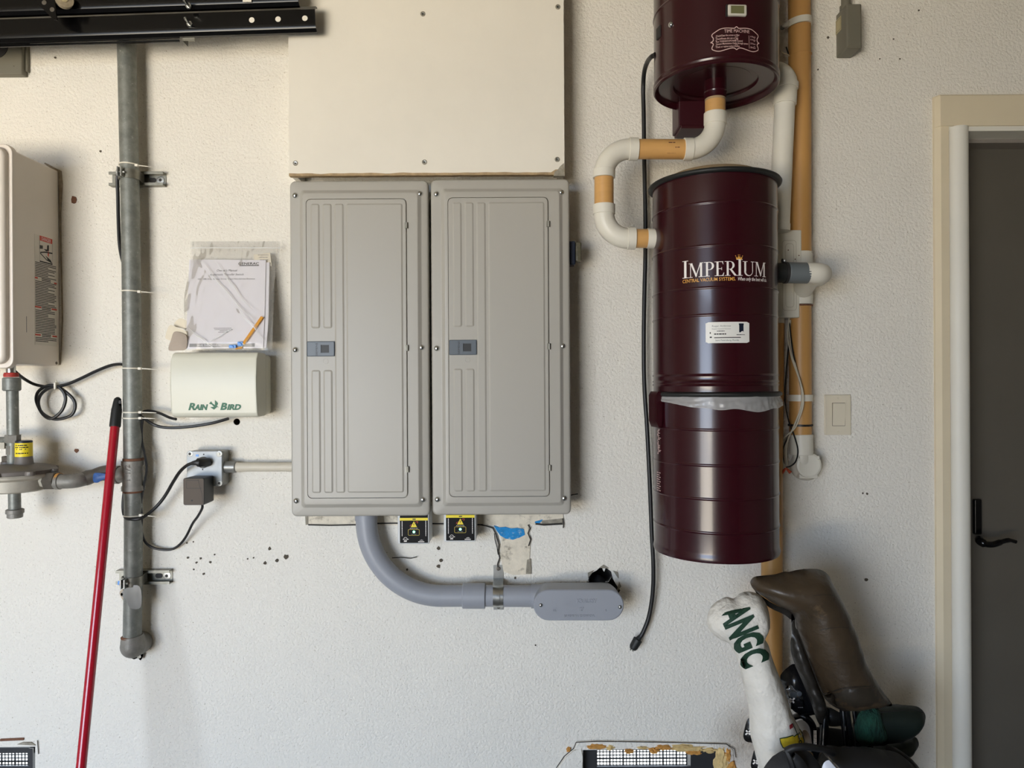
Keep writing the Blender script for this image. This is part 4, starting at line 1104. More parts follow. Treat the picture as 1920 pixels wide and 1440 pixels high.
# black rail assembly of the overhead door
DT = 0.15
gt = thing('garage_door_track', 'black steel overhead door rails with holes across the upper left', 'door track', P(300, 40, DT))
def track(name, xr, yr_top, yr_bot, xl, yl_top, yl_bot, dd, lips):
    """C section rail from beyond the frame to the end that shows"""
    A, B = P(xr, (yr_top + yr_bot) / 2, dd), P(xl, (yl_top + yl_bot) / 2, dd)
    far = B + (B - A) * 2.0
    h = sz(yr_bot - yr_top, dd) / 2
    ax = (far - A).normalized(); up = Vector((-ax.z, 0, ax.x)); up = up if up.z > 0 else -up
    out = Vector((0, -1, 0))
    sec = lips(h)
    g = G().rings([[A + out * y + up * z for y, z in sec], [far + out * y + up * z for y, z in sec]])
    return g.build(name, M['black_metal'], gt, ang=25), A, ax, up
def c_sec(h):
    t = .0018
    o = [(0.012, h * .55), (0.0, h * .93), (-0.008, h), (-0.014, h), (-0.014, h - t), (-.008, h - t), (-.003, h * .88), (.0085, h * .52), (.0085, -h * .40), (.0040, -h * .72), (-.004, -h * .86), (-.011, -h * .9), (-.011, -h * .9 - t), (-.001, -h * .9 - t), (.0071, -h * .76), (.012, -h * .42)]
    return o
lr, LA, ax, up = track('lower_rail', 593, 10, 61, 0, 29, 82, DT, c_sec)
def on_rail(A, ax, px, xr, w, v): return A + ax * sz(xr - px, DT) + Vector((0, -1, 0)) * w + up * v
for px in (475, 524, 574):
    p_ = on_rail(LA, ax, px, 593, .0122, -.0035)
    G().lathe([(sz(5.2, DT), 0), (sz(5.1, DT), .0003)], p_, (0, -1, 0), 20).build('bolt_hole', M['board'], lr, ang=0, label='pale round hole through the rail')
ur, UA, ax2, up2 = track('upper_rail', 560, -42, 12, 0, -26, 34, DT + .02, c_sec)
p_ = P(463, -2, DT + .034); G().box(p_.x - sz(8, DT), p_.x + sz(8, DT), -DT - .0330, -DT - .0318, p_.z - sz(5, DT), p_.z + sz(7, DT)).build('slot_hole', M['board'], ur, ang=0)
g = G().box(P(0, 78, DT).x - .5, P(332, 74, DT).x, -DT + .012, -DT + .016, -.004, .002)
A_, B_ = P(332, 71, DT), P(0, 81, DT)
s_ = (A_.z - B_.z) / (A_.x - B_.x)
g.v = [(x, y, z + A_.z + (x - A_.x) * s_) for x, y, z in g.v]
g.build('back_flange', M['black_metal'], gt, ang=0)
def rail_bolt(px, py, dd):
    b0, b1 = P(px + 6, py + 7, dd), P(px - 3, py - 5, dd + .03)
    G().tube([b0, b0.lerp(b1, .9), b1], [.0042, .0042, .002], 10).build('rail_bolt', M['steel'], gt, ang=40)
    G().lathe([(.008, 0), (.008, .005)], P(px + 7, py + 8, dd - .001), (b1 - b0), 6).build('rail_nut', M['steel'], gt, ang=20)
rail_bolt(349, 38, DT + .012); rail_bolt(347, 4, DT + .034)
g = G(); zx = lambda pts, d_: [tuple(P(x, y, d_).xz) for x, y in pts]
g.prism(zx(((343, 62), (365, 62), (365, 77), (343, 77)), DT - .01), -DT + .012, -DT + .009)
g.add([P(343, 77, DT - .01), P(353, 77, DT - .01), P(353, 88, DT + .01), P(351, 86, DT + .01)], [(0, 1, 2, 3)])
hb_ = g.build('hanger_tab', M['dull_steel'], gt, ang=20)
w = P(356, 67, DT - .008); G().lathe([(sz(3.6, DT), 0), (sz(3.6, DT), .0004)], (w.x, w.y - .002, w.z), (0, -1, 0), 14).build('tab_hole', M['board'], hb_, ang=0)
rh = thing('roller_hinge', 'black door hinge with a pale roller wheel riding in the upper rail', 'door roller', P(105, 30, DT + .04))
g = G().prism(zx(((58, -20), (104, -20), (102, 8), (107, 38), (100, 37), (82, 18), (66, 6)), DT + .07), -DT - .066, -DT - .070, .001); g.build('hinge_plate', M['black_metal'], rh)
for x, y in ((83, 5), (98, 18)):
    w = P(x, y, DT + .07); G().lathe([(.006, 0), (.006, .001), (.003, .0015)], (w.x, w.y, w.z), (0, -1, 0), 14).build('hinge_hole', M['pipe_dark'], rh)
g = G().lathe([(.014, 0), (.0195, .003), (.0195, .010), (.0215, .012), (.0215, .016), (.014, .017)], P(120, 5, DT + .045), (.55, -.8, .1), 26); g.build('roller_wheel', mat('grimy_roller', (150, 138, 116), .5, var=.35, vs=70), rh, ang=30)
g = G().lathe([(.008, 0.015), (.008, .019)], P(120, 5, DT + .045), (.55, -.8, .1), 16); g.build('roller_hub', M['tan_print'], rh)
mb = thing('wall_box', 'flat grey cover box on the wall in the top left corner', 'wall box', P(20, 138, 0))
G().box(P(-80, 100, .025).x, P(41, 100, .025).x, -.025, 0, P(20, 139, .025).z, P(20, 60, .025).z, .003).build('cover_plate', M['grey_box'], mb)
G().box(P(30, 100, .01).x, P(51, 100, .012).x, -.012, 0, P(40, 134, .012).z, P(40, 40, .012).z, .001).build('back_plate', M['grey_box'], mb)
G().lathe([(.040, 0), (.040, .002), (.036, .0025)], P(-10, 84, .025), (0, -1, 0), 30).build('knockout', M['ink'], mb)
w = P(26, 124, .025); G().lathe([(.002, 0), (.0018, .0006)], w, (0, -1, 0), 10).build('cover_screw', M['pipe_dark'], mb)

# ------------------------------------------------------------------ irrigation controller
DI = 0.122
ic = thing('irrigation_controller', 'pale grey-green irrigation timer box with green bird lettering under the bagged manual', 'irrigation timer', P(400, 783, 0))
ix0, ix1 = P(318, 720, DI).x, P(510, 720, 0).x
fx1 = P(481, 720, DI).x
iz0, iz1 = P(400, 783, DI).z, P(400, 660, DI).z
G().box(ix0 + .004, ix1, -0.055, 0, iz0 + .003, iz1 - .004, .012).build('rear_case', M['rain_case'], ic)
prof = [(-.050, iz0 + .001), (-.100, iz0), (-.112, iz0 + .004), (-.1165, iz0 + .014), (-.1225, iz0 + .07), (-.1235, iz0 + .11), (-.118, iz1 - .018), (-.108, iz1 - .003), (-.098, iz1), (-.050, iz1 - .001)]
def prx(x, s): return [(x, y if y > -.06 else y + s, z + (s if z < (iz0 + iz1) / 2 else -s)) for y, z in prof]
lid = G().rings([prx(ix0, .004), prx(ix0 + .002, .0012), prx(ix0 + .006, 0), prx(fx1 - .006, 0), prx(fx1 - .0015, .0014), prx(fx1, .005)]).build('front_lid', M['rain_case'], ic, ang=45)
G().box(fx1 - .006, ix1 - .012, -.082, -.04, iz0 + .004, iz1 - .006, .01).build('side_step', M['rain_case'], ic)
def ifront(u, v, w=0):
    z = iz0 + v
    for (y0, z0), (y1, z1) in zip(prof[3:], prof[4:]):
        if z0 <= z <= z1: return Vector((ix0 + u, y0 + (y1 - y0) * (z - z0) / (z1 - z0) - w - .0003, z))
    return Vector((ix0 + u, -.1165 - w - .0003, z))
iu = sz(1, DI)
def imap(px, py): return ((px - 318) * iu, (783 - py) * iu)
for s_, px, hh, wd in (('R', 351, 13, 13.5), ('AIN', 363.5, 10, 27), ('B', 411, 13, 13.5), ('IRD', 424, 10, 27)):
    u0, v0 = imap(px, 768.3)
    text(s_, hh * iu * 1.38, lambda u, v, w=0, u0=u0, v0=v0: ifront(u0 + u, v0 + v, w), 'lettering', M['green_print'], lid, bold=.0011, shear=.28, width=wd * iu, depth=.0004)
bird = [(391, 757), (395, 752.5), (397, 756), (402, 759.5), (402.5, 750), (407, 755), (408, 757), (405.5, 761), (409.5, 764.5), (406, 763), (401, 767.5), (399.5, 768), (393, 763.5), (400, 762.8), (396, 758.5)]
g = G().add([ifront(*imap(x, y), .0005) for x, y in bird], [(0, 1, 2, 14), (14, 2, 3, 13), (3, 4, 5, 7), (5, 6, 7), (3, 7, 9, 13), (7, 8, 9), (9, 10, 11, 13), (13, 11, 12)])
g.build('bird_emblem', M['green_print'], lid, ang=0)

# bagged manual on top of the controller
def lean(px, py):   # the stack leans on the wall
    t = (652 - py) / 170.0
    return 0.088 - 0.055 * t
mtl = lambda px, py, w=0: P(px, py, lean(px, py)) + Vector((0, -w, 0))
mn = thing('manual', 'white printed owner manual leaning inside the clear zip bag', 'manual', P(420, 654, .08))
def sheet(pts, w0, w1):
    g = G(); n = len(pts)
    vs = [mtl(x, y, w1) for x, y in pts] + [mtl(x, y, w0) for x, y in pts]
    return g.add(vs, [tuple(range(n)), tuple(range(2 * n - 1, n - 1, -1))] + [(i, (i + 1) % n, n + (i + 1) % n, n + i) for i in range(n)])
sheet([(349, 654), (356, 487), (499, 488), (497, 590), (494, 653)], 0.0, .003).build('cover_page', M['paper'], mn, ang=0)
sheet([(352, 653), (360, 490), (505, 492), (503, 600), (499, 652)], -.006, -.0005).build('page_block', M['paper'], mn, ang=0)
tm = lambda px, py: (lambda u, v, w=0: mtl(px, py, .0035) + Vector((u, 0, v)) + Vector((0, v * .20 - w, 0)))
ku = sz(1, .07)
text('GENERAC', .0102, tm(447.5, 497), 'lettering', M['ink'], mn, width=39 * ku, bold=.00018)
bars(G(), tm(450, 499.2), [(0, 37 * ku, 0, 1.6 * ku)]).build('logo_bar', M['ink'], mn, ang=0)
text("Owner's Manual", .0085, tm(426, 509.3), 'lettering', M['text_ink'], mn, align='CENTER', width=39 * ku, shear=.2)
text('Automatic Transfer Switch', .0085, tm(426, 516.8), 'lettering', M['text_ink'], mn, align='CENTER', width=64 * ku, shear=.2)
text('100 - 200 Amp, Service Entrance and Non-Service Entrance', .0062, tm(425, 524.6), 'lettering', M['text_ink'], mn, align='CENTER', width=108 * ku)
g = G()
for i, (py, u0, u1) in enumerate(((616, -19, 14), (618.5, -18, 17), (621, -8, 8), (623.5, -11, 8))): wordbars(g, tm(421, py), u0 * ku, u1 * ku, 0, 1.0 * ku, i, .0)
g.build('small_print', M['grey_ink'], mn, ang=0)
bars(G(), tm(356, 651), [(0, 121 * ku, 0, 6.5 * ku)]).build('footer_band', M['grey_ink'], mn, ang=0)
text('SAVE THIS MANUAL', .0080, lambda u, v, w=0: tm(370, 649.5)(u, v, w + .0005), 'lettering', M['paper'], mn, width=46 * ku)
cdp = thing('folded_card', 'small cream card with faint print behind the top of the manual', 'card', P(488, 500, .04))
sheet([(476, 500), (474, 477), (505, 473), (508, 498)], -.007, -.006).build('card_face', M['cardboard'], cdp, ang=0)
g = G()
for i, (py, u0) in enumerate(((478, -6), (482.5, -4), (487, -2))): wordbars(g, lambda u, v, w=0, py=py: mtl(488, py, -.0057) + Vector((u, -w, v)), u0 * ku, 14 * ku, 0, 1.1 * ku, i)
g.build('card_print', M['grey_ink'], cdp, ang=0)
pe = thing('pencil', 'orange pencil slanting across the foot of the bagged manual', 'pencil', P(460, 650, .09))
pa, pb = mtl(459, 645, .0085), mtl(494, 595, .0085)
G().tube([pa, pb], sz(3.2, .08), 6).build('pencil_body', M['pencil'], pe, ang=20)
G().tube([pa, pa + (pa - pb).normalized() * .012], [sz(3, .08), .0006], 6).build('pencil_tip', M['cardboard'], pe, ang=20)
for (x0, y0, x1, y1, rt) in ((432, 647, 446, 653, 0), (448, 641, 459, 649, 0)):
    cl = thing('plastic_clip', 'bright blue plastic clip at the foot of the bag, ' + ('left one' if x0 == 432 else 'right one beside the pencil'), 'clip', mtl((x0 + x1) / 2, y1), 'blue clips in the bag')
    c0, c1 = mtl(x0, y1, .006), mtl(x1, y0, .013)
    G().box(c0.x, c1.x, c1.y - .001, c0.y, c0.z, c1.z, .0014).build('clip_body', M['blue_clip'], cl)
    G().tube([((c0.x + c1.x) / 2 - .004, c1.y - .001, c1.z - .001), ((c0.x + c1.x) / 2 + .003, c1.y - .003, (c0.z + c1.z) / 2), ((c0.x + c1.x) / 2 + .004, c1.y - .001, c0.z + .001)], .0011, 6).build('clip_arm', M['blue_clip'], cl)
sk = thing('orange_stick', 'short orange stub lying under the blue clips', 'stick', mtl(452, 654))
G().tube([mtl(444, 654, .008), mtl(456, 652, .008)], .0022, 8).build('stub', M['pencil'], sk)
# loose papers left of the bag
pp = thing('paper_tag', 'cream folded paper tag sticking out left of the manual', 'paper', P(330, 640, .09))
inflate(G(), [(310, 632), (318, 610), (333, 615), (349, 622), (349, 640), (330, 640), (318, 638)], .088, .002, 4, 6).build('tag_sheet', M['cardboard'], pp)
inflate(G(), [(326, 610), (336, 597), (350, 602), (350, 617), (342, 616)], .072, .002, 4, 6).build('tag_sheet', M['cardboard'], pp)
pq = thing('paper_scrap', 'grey-brown crumpled scrap standing left of the bag', 'paper', P(330, 657, .09))
inflate(G(), [(316, 656), (321, 636), (327, 622), (342, 625), (350, 632), (349, 654), (334, 657)], .094, .006, 14, 5).build('scrap_sheet', M['tape_grey'], pq)
# clear zip bag
zb_ = thing('zip_bag', 'clear wrinkled zip bag holding the manual on the timer box', 'plastic bag', P(430, 656, .1))
NU, NV = 56, 60
def bag_pt(s, t, front):
    xl = 358 + (342 - 358) * t + (3 * math.sin(t * 9)); xr = 523 - 16 * t + 4 * math.sin(t * 7 + 1)
    px = xl + (xr - xl) * s; py = 453 + (657 - 453) * t
    w = mtl(px, py)
    e = min(s, 1 - s, 1.0) * 6; e = min(1, e) * min(1, (1 - t) * 14)
    n = mnoise.noise(Vector((s * 6 + t * 2.0, t * 5, 3.1))) * .0035 + mnoise.noise(Vector((s * 16, t * 9 + s * 5, 7.7))) * .0014 + mnoise.noise(Vector((s * 34, t * 12, 2))) * (.0016 if t < .17 else .0003)
    # a diagonal crease runs down across the cover
    q = abs((s - .10) * .86 - (t - .17) * 1.0 * 1.02) if t > .15 else 1
    crease = .004 * math.exp(-(q / .02) ** 2)
    body = (.010 if t > .16 else .003 + .007 * t / .16)
    return w + Vector((0, -(body * e + n * (0.4 + e) + crease * e) if front else .003, 0)) + Vector((0, -.003, 0))
g = G()
vs = [bag_pt(i / NU, j / NV, True) for j in range(NV + 1) for i in range(NU + 1)]
g.add(vs, [(j * (NU + 1) + i, j * (NU + 1) + i + 1, (j + 1) * (NU + 1) + i + 1, (j + 1) * (NU + 1) + i) for j in range(NV) for i in range(NU)])
g.build('front_film', M['film'], zb_, ang=80)
g = G()
vs = [P(360 + (518 - 360) * i / 20 - 8 * j / 20, 453 + 202 * j / 20, lean(0, 453 + 202 * j / 20) - .012 + .002 * mnoise.noise(Vector((i * .6, j * .6, 9)))) for j in range(21) for i in range(21)]
g.add(vs, [(j * 21 + i, j * 21 + i + 1, (j + 1) * 21 + i + 1, (j + 1) * 21 + i) for j in range(20) for i in range(20)])
g.build('back_film', M['film'], zb_, ang=80)
zt_ = [bag_pt(i / NU, .062, True) + Vector((0, -.001, 0)) for i in range(0, NU + 1)]
G().tube(zt_, .0011, 6).build('zip_strip', M['zip_glint'], zb_)
for s0, t0, s1, t1 in ((.12, .17, .80, .72), (.30, .19, .78, .62), (.62, .60, .93, .93), (.05, .80, .35, .98), (.55, .80, .30, .93)):
    pts = [bag_pt(s0 + (s1 - s0) * k / 14 + .008 * math.sin(k), t0 + (t1 - t0) * k / 14, True) + Vector((0, -.0006, 0)) for k in range(15)]
    G().tube(pts, [.0004 + .0009 * math.sin(math.pi * k / 14) for k in range(15)], 5).build('crease', M['zip_glint'], zb_)  # whitened tubes paint the glints along the film's folds

# ------------------------------------------------------------------ outlet with plug and adapter
DO = 0.055
ob = thing('outlet_box', 'grey cast outlet box with zinc cover left of the twin panels', 'outlet box', P(388, 912, 0))
oz0, oz1 = P(380, 912, DO).z, P(380, 846, DO).z
ox0, ox1 = P(350, 880, DO).x, P(416, 880, DO).x
G().box(ox0 + .002, ox1 - .0, -.045, 0, oz0, oz1, .006).build('box_body', M['outlet_box'], ob)
lp = rrect(ox0, ox1, oz0, oz1, .012, 5)
pl = G().prism(lp, -.044, -DO, .002).build('cover_plate', M['zinc_plate'], ob)
for px, py in ((356, 851), (411, 851), (411, 906)):
    w = P(px, py, DO); G().lathe([(.009, 0), (.0085, .001), (.005, .0015)], (w.x, -DO + .0005, w.z), (0, -1, 0), 16).build('cover_lug', M['outlet_box'], pl)
    G().lathe([(.0038, 0), (.003, .0015)], (w.x, -DO - .001, w.z), (0, -1, 0), 10).build('lug_screw', M['dull_steel'] if px == 411 and py == 851 else M['ink'], pl)
w = P(381, 867, DO); G().lathe([(.0165, 0), (.0165, .002), (.014, .004), (.0135, .002)], (w.x, -DO, w.z), (0, -1, 0), 28).build('receptacle', M['outlet_box'], pl, ang=30)
w = P(370, 854, DO); G().box(w.x - .004, w.x + .004, -DO - .0008, -DO, w.z - .003, w.z + .003).build('blue_dab', M['blue_clip'], pl, ang=0)
for px, py in ((382, 852), (380, 880)):
    w = P(px, py, DO); G().lathe([(.0022, 0), (.0018, .001)], (w.x, -DO, w.z), (0, -1, 0), 10).build('plate_screw', M['ink'], pl)
pcn = thing('feed_pipe', 'short cream pipe joining the outlet box to the left panel', 'pipe', P(490, 885, .03))
G().tube([P(441, 875.5, .03), P(590, 875.5, .03)], sz(8.6, .03), 18).build('pipe', M['cream_pipe'], pcn)
G().lathe([(sz(9, .03), 0), (sz(11, .03), .001), (sz(11, .03), sz(22)), (sz(9.6, .03), sz(23))], P(420, 875.5, .03), (1, 0, 0), 20).build('pipe_adapter', M['outlet_box'], pcn, ang=35)
pa_ = thing('power_adapter', 'square black plug-in power adapter with brown face on the outlet box', 'power adapter', P(363, 947, .1))
DA = 0.118
ax0, ax1 = P(343, 920, DA).x, P(383, 920, DA).x
az0, az1 = P(360, 947.5, DA).z, P(360, 896.5, DA).z
lp = rrect(ax0, ax1, az0, az1, .005, 4)
G().rings([L3(inset(lp, .001), -.055), L3(inset(lp, .0004), -.08), L3(lp, -DA + .003), L3(inset(lp, .0012), -DA)]).build('adapter_case', M['black_plastic'], pa_, ang=40)
lp2 = inset(lp, .0016)
fc = G().prism(lp2, -DA + .001, -DA - .0006).build('adapter_face', M['adapter_face'], pa_, ang=0)
fm = flat((ax0, -DA - .0007, az0)); q_ = (ax1 - ax0) / 40
ribbon(G(), [(7 * q_, 32 * q_), (7 * q_, 47 * q_), (30 * q_, 47 * q_)], .6 * q_, fm).build('moulded_line', M['ink'], fc, ang=0)
ribbon(G(), [(7 * q_, 32 * q_), (36 * q_, 32 * q_)], .5 * q_, fm).build('moulded_line', M['ink'], fc, ang=0)
ribbon(G(), [(29 * q_, 48 * q_), (31 * q_, 38 * q_), (36 * q_, 22 * q_), (38 * q_, 3 * q_)], .6 * q_, fm).build('moulded_line', M['ink'], fc, ang=0)
G().lathe([(1.6 * q_, 0), (1.3 * q_, .0003)], fm(17 * q_, 9 * q_), (0, -1, 0), 12).build('face_screw', M['ink'], fc)
ac = thing('adapter_cord', 'thin black cord looping from the power adapter to the gas riser', 'cord', P(315, 1031, .02))
cpts = [P(379, 944, .10), P(379, 953, .095), P(371, 968, .07), P(361, 982, .05), P(350, 1004, .03), P(338, 1020, .02), P(322, 1030, .015), P(300, 1030, .015), P(281, 1024, .02), P(270, 1012, .03), P(265, 992, .045), P(266, 968, .05), P(264, 945, .05), P(270, 910, .05), P(275, 880, .05), P(271, 850, .05), P(266, 825, .045), P(266, 800, .05), P(268, 785, .05)]
G().tube(catmull(cpts, 6), sz(2.3, .03), 8).build('cord', M['cable'], ac)
pcord = thing('plug_cord', 'black plug and cord from the outlet box round the gas riser', 'cord', P(300, 975, .05))
cpts = [P(362, 868, .10), P(350, 873, .095), P(337, 885, .08), P(324, 905, .06), P(310, 929, .05), P(296, 947, .05), P(280, 962, .06), P(263, 972, .078), P(246, 973.5, .08), P(235, 970, .065), P(231, 955, .05), P(231.5, 935, .05), P(234, 918, .05)]
G().tube(catmull(cpts, 6), sz(3.0, .05), 10).build('cord', M['cable'], pcord)
g = G().tube([P(389, 867, .057), P(386, 867, .07), P(378, 866.8, .086), P(370, 867.2, .095), P(368.5, 867.4, .096), P(362, 868.3, .10), P(357, 869.5, .10)], [.0125, .0132, .0128, .0118, .0075, .006, .0042], 8)
g.build('plug', M['black_plastic'], pcord, ang=35)
c2 = thing('timer_cord', 'black cord pair sagging from the gas riser to the timer box', 'cord', P(340, 803, .04))
G().tube(catmull([P(262, 776, .06), P(272, 771, .05), P(285, 771, .04), P(300, 775, .04), P(318, 783, .04), P(330, 786, .05)], 6), sz(2.6, .04), 8).build('cord', M['cable'], c2)
G().tube(catmull([P(262, 780, .06), P(272, 786, .05), P(288, 796, .04), P(305, 801, .04), P(330, 802, .04), P(365, 799, .04), P(400, 793, .04), P(428, 785, .05)], 6), sz(2.8, .04), 8).build('cord', M['cable'], c2)
c3 = thing('heater_cable', 'black sensor cable with a tied coil between heater and gas riser', 'cable', P(105, 785, .03))
cp3 = [P(22, 690, .12), P(32, 700, .10), P(48, 712, .06), P(66, 721, .035), P(88, 725, .03), P(106, 724, .03), P(122, 734, .03), P(137, 748, .03), P(141, 763, .03), P(134, 778, .03), P(116, 785, .03), P(98, 785, .03), P(80, 775, .03), P(70, 758, .03), P(68, 744, .035), P(74, 732, .035), P(90, 723, .035), P(106, 724, .035), P(118, 733, .035), P(123, 748, .035), P(117, 768, .035), P(103, 782, .035), P(90, 784, .035), P(77, 772, .035), P(72, 754, .038), P(78, 738, .038), P(94, 727, .038), P(112, 724, .036), P(130, 719, .03), P(155, 708, .03), P(180, 696, .03), P(205, 686, .035), P(222, 683, .05), P(233, 684, .06)]
G().tube(catmull(cp3, 6), sz(2.9, .03), 8).build('cable', M['cable'], c3)
w = P(104.5, 722, .04); G().box(w.x - .003, w.x + .003, w.y - .006, w.y + .012, w.z - .012, w.z + .008, .002).build('cable_tie', M['zip'], c3)
G().tube([w + Vector((.002, 0, .008)), w + Vector((.004, -.004, .014))], .0022, 6).build('tie_tail', M['zip'], c3)
c4 = thing('riser_cable', 'black cable lying along the left edge of the upper gas riser', 'cable', P(226, 490, .03))
G().tube(catmull([P(232, 312, .055), P(224, 322, .05), P(220, 336, .045), P(221, 365, .04), P(222, 410, .04), P(224, 455, .045), P(229, 485, .05), P(236, 505, .05)], 6), sz(3.2, .05), 8).build('cable', M['cable'], c4)

# red pole
po_ = thing('broom_pole', 'slim red metal pole with black grip leaning left of the gas riser', 'pole', (P(153, 1440, .18).x - .11, -.20, 0))
pt, pb_ = P(221, 745, .06), P(151.5, 1445, .30)
dirv = (pb_ - pt).normalized()
foot = pt + dirv * ((pt.z - 0.005) / -dirv.z)
po_.location = (foot.x, foot.y, 0)
n_ = lambda px: pt + dirv * ((P(0, 0, 0) - P(0, 0, 0)).length + px)
L_all = (foot - pt).length
G().tube([pt + dirv * .075, pt + dirv * (L_all * .999)], .0120, 20).build('shaft', M['pole'], po_)
gr = G().tube([pt, pt + dirv * .004, pt + dirv * .012, pt + dirv * .032, pt + dirv * .034, pt + dirv * .082, pt + dirv * .085], [.004, .0085, .0105, .0128, .0135, .0146, .0135], 20).build('grip', M['gasket'], po_, ang=35)
inflate(G(), [(223, 749), (226, 749), (227, 757), (225, 761), (222.5, 757)], .077, .001, 3, 3).build('hang_hole', M['ink'], gr)
perp = Vector((-dirv.z, 0, dirv.x)).normalized()
g = G()
for i, s0 in enumerate((.315, .325, .334, .343, .35, .358)):
    c_ = pt + dirv * s0 + Vector((-.0078, -.0093, 0)); h_ = .0035
    g.add([c_, c_ + Vector((.0018, -.0008, 0)), c_ + Vector((.0024, -.0008, -h_)), c_ + Vector((.0006, 0, -h_))], [(0, 1, 2, 3)])
g.build('worn_print', M['white_print'], po_, ang=0)

# ------------------------------------------------------------------ central vacuum
CX, CY, CR = 0.528, -0.21, 0.1563
vmap = lambda th0, z0, r=CR: (lambda u, v, w=0: Vector((CX + (r + w) * math.sin(th0 + u / r), CY - (r + w) * math.cos(th0 + u / r), z0 + v)))
def theta(px, x=CX, r=CR):
    """azimuth on the canister (0 = towards the room) that shows at px"""
    lo, hi = -1.35, 1.0
    for _ in range(40):
        m_ = (lo + hi) / 2
        X, D = x + r * math.sin(m_), CAM_D + CY - r * math.cos(m_)
        if 960 + F_PX * X / D < px: lo = m_
        else: hi = m_
    return lo
def zc(py, th, r=CR): return CAM_Z + (720 - py) / F_PX * (CAM_D + CY - r * math.cos(th)) - ROLL * (CX + r * math.sin(th))
zl = lambda py: CAM_Z + (720 - py) / F_PX * 1.894 - ROLL * .38   # height that shows at py on the left silhouette
def ridge(z, up=True, a=.0022, s=.0042): return [(CR, z - s), (CR + a * .55, z - s * .55), (CR + a, z), (CR + a * .55, z + s * .55), (CR, z + s)]
# lower canister
vc = thing('vacuum_canister', 'large maroon ribbed vacuum canister hung on the wall, upper part above the clear liner', 'vacuum canister', (CX, CY, zl(734)))
pr = [(CR - .01, zl(736)), (CR, zl(735))]
for y in (722, 716, 705): pr += ridge(zl(y), a=.0026, s=.0035)
for y in (604, 558, 487, 414): pr += ridge(zl(y))
pr += [(CR, zl(364)), (CR - .004, zl(360))]
can = G().lathe(pr, (CX, CY, 0), (0, 0, 1), 96).build('canister_shell', M['maroon'], vc, ang=50)
zr = zl(360)
G().lathe([(CR - .01, zr - .007), (CR + .005, zr - .007), (CR + .0105, zr - .004), (CR + .0115, zr), (CR + .009, zr + .004), (CR + .002, zr + .005), (CR - .012, zr + .004)], (CX, CY, 0), (0, 0, 1), 96).build('rim_gasket', M['gasket'], vc, ang=60)
G().lathe([(CR - .008, zr), (CR - .012, zr + .006), (CR * .72, zr + .026), (CR * .3, zr + .036), (.001, zr + .038)], (CX, CY, 0), (0, 0, 1), 60).build('dome_lid', M['dome'], vc, ang=60)
# brand lettering: serif capitals drawn stroke by stroke
GL = {}
def ser(x, y, w, t=.035): return [(x - w, y), (x + w, y), (x + w, y + t), (x - w, y + t)]
def poly_ring(cx, cy, rx0, ry0, rx1, ry1, a0, a1, n=14):
    out = []
    for i in range(n):
        q0, q1 = R(a0 + (a1 - a0) * i / n), R(a0 + (a1 - a0) * (i + 1) / n)
        out.append([(cx + rx0 * math.cos(q0), cy + ry0 * math.sin(q0)), (cx + rx0 * math.cos(q1), cy + ry0 * math.sin(q1)), (cx + rx1 * math.cos(q1), cy + ry1 * math.sin(q1)), (cx + rx1 * math.cos(q0), cy + ry1 * math.sin(q0))])
    return out
def stem_(x, w, y0=0, y1=1): return [(x, y0), (x + w, y0), (x + w, y1), (x, y1)]
GL['I'] = (.34, [stem_(.10, .14), ser(.17, 0, .17), ser(.17, .965, .17)])
GL['M'] = (1.06, [stem_(.14, .05), [(.14, 1), (.28, 1), (.60, .10), (.52, 0)], [(.86, 1), (.80, 1), (.50, .06), (.54, 0)], stem_(.80, .13), ser(.16, 0, .15), ser(.17, .965, .13), ser(.87, 0, .17), ser(.90, .965, .12)])
GL['P'] = (.66, [stem_(.12, .13), ser(.18, 0, .18), ser(.13, .965, .13), [(.2, .965), (.36, .965), (.36, 1), (.2, 1)], [(.2, .44), (.36, .44), (.36, .475), (.2, .475)]] + poly_ring(.34, .72, .15, .245, .29, .28, -90, 90))
GL['E'] = (.64, [stem_(.12, .13), ser(.13, 0, .13), ser(.13, .965, .13), [(.2, 0), (.58, 0), (.58, .04), (.2, .04)], [(.2, .96), (.55, .96), (.55, 1), (.2, 1)], [(.2, .48), (.45, .48), (.45, .52), (.2, .52)], [(.54, 0), (.61, .22), (.57, .22), (.48, .03)], [(.52, 1), (.56, .80), (.53, .80), (.46, .97)], [(.43, .40), (.46, .40), (.46, .60), (.43, .60)]])
GL['R'] = (.78, GL['P'][1] + [[(.30, .46), (.43, .48), (.78, .0), (.62, .0)], ser(.74, 0, .08)])
GL['U'] = (.86, [stem_(.12, .13, .3), stem_(.70, .055, .3), ser(.18, .965, .17), ser(.73, .965, .13)] + poly_ring(.4375, .32, .28, .34 - .01, .3175, .33, 180, 360)[:0] + poly_ring(.43, .32, .20, .26, .318, .33, 180, 270) + poly_ring(.43, .32, .275, .28, .318, .33, 270, 360))
def serif_word(word, scales, u0, v0, wtot, hcap, mapper, name, m, par):
    adv = [GL[ch][0] * sc for ch, sc in zip(word, scales)]
    kx = wtot / sum(adv)
    g = G(); u = u0
    for ch, sc, a_ in zip(word, scales, adv):
        for pl_ in GL[ch][1]:
            g.add([mapper(u + x * sc * kx, v0 + y * sc * hcap, .0005) for x, y in pl_], [tuple(range(len(pl_)))])
        u += a_ * kx
    return g.build(name, m, par, ang=0)
th0, th1 = theta(1281), theta(1437)
zt0, zt1 = zc(526, th0), zc(490, th0)
mp = vmap(th0, 0, CR)
zbase = zc(521.5, theta(1290))
hc = zc(489, theta(1290)) - zbase
serif_word('IMPERIUM', (1, .82, .82, .82, .82, .93, .82, .82), 0, zbase, (th1 - th0) * CR, hc, mp, 'lettering', M['white_print'], can)
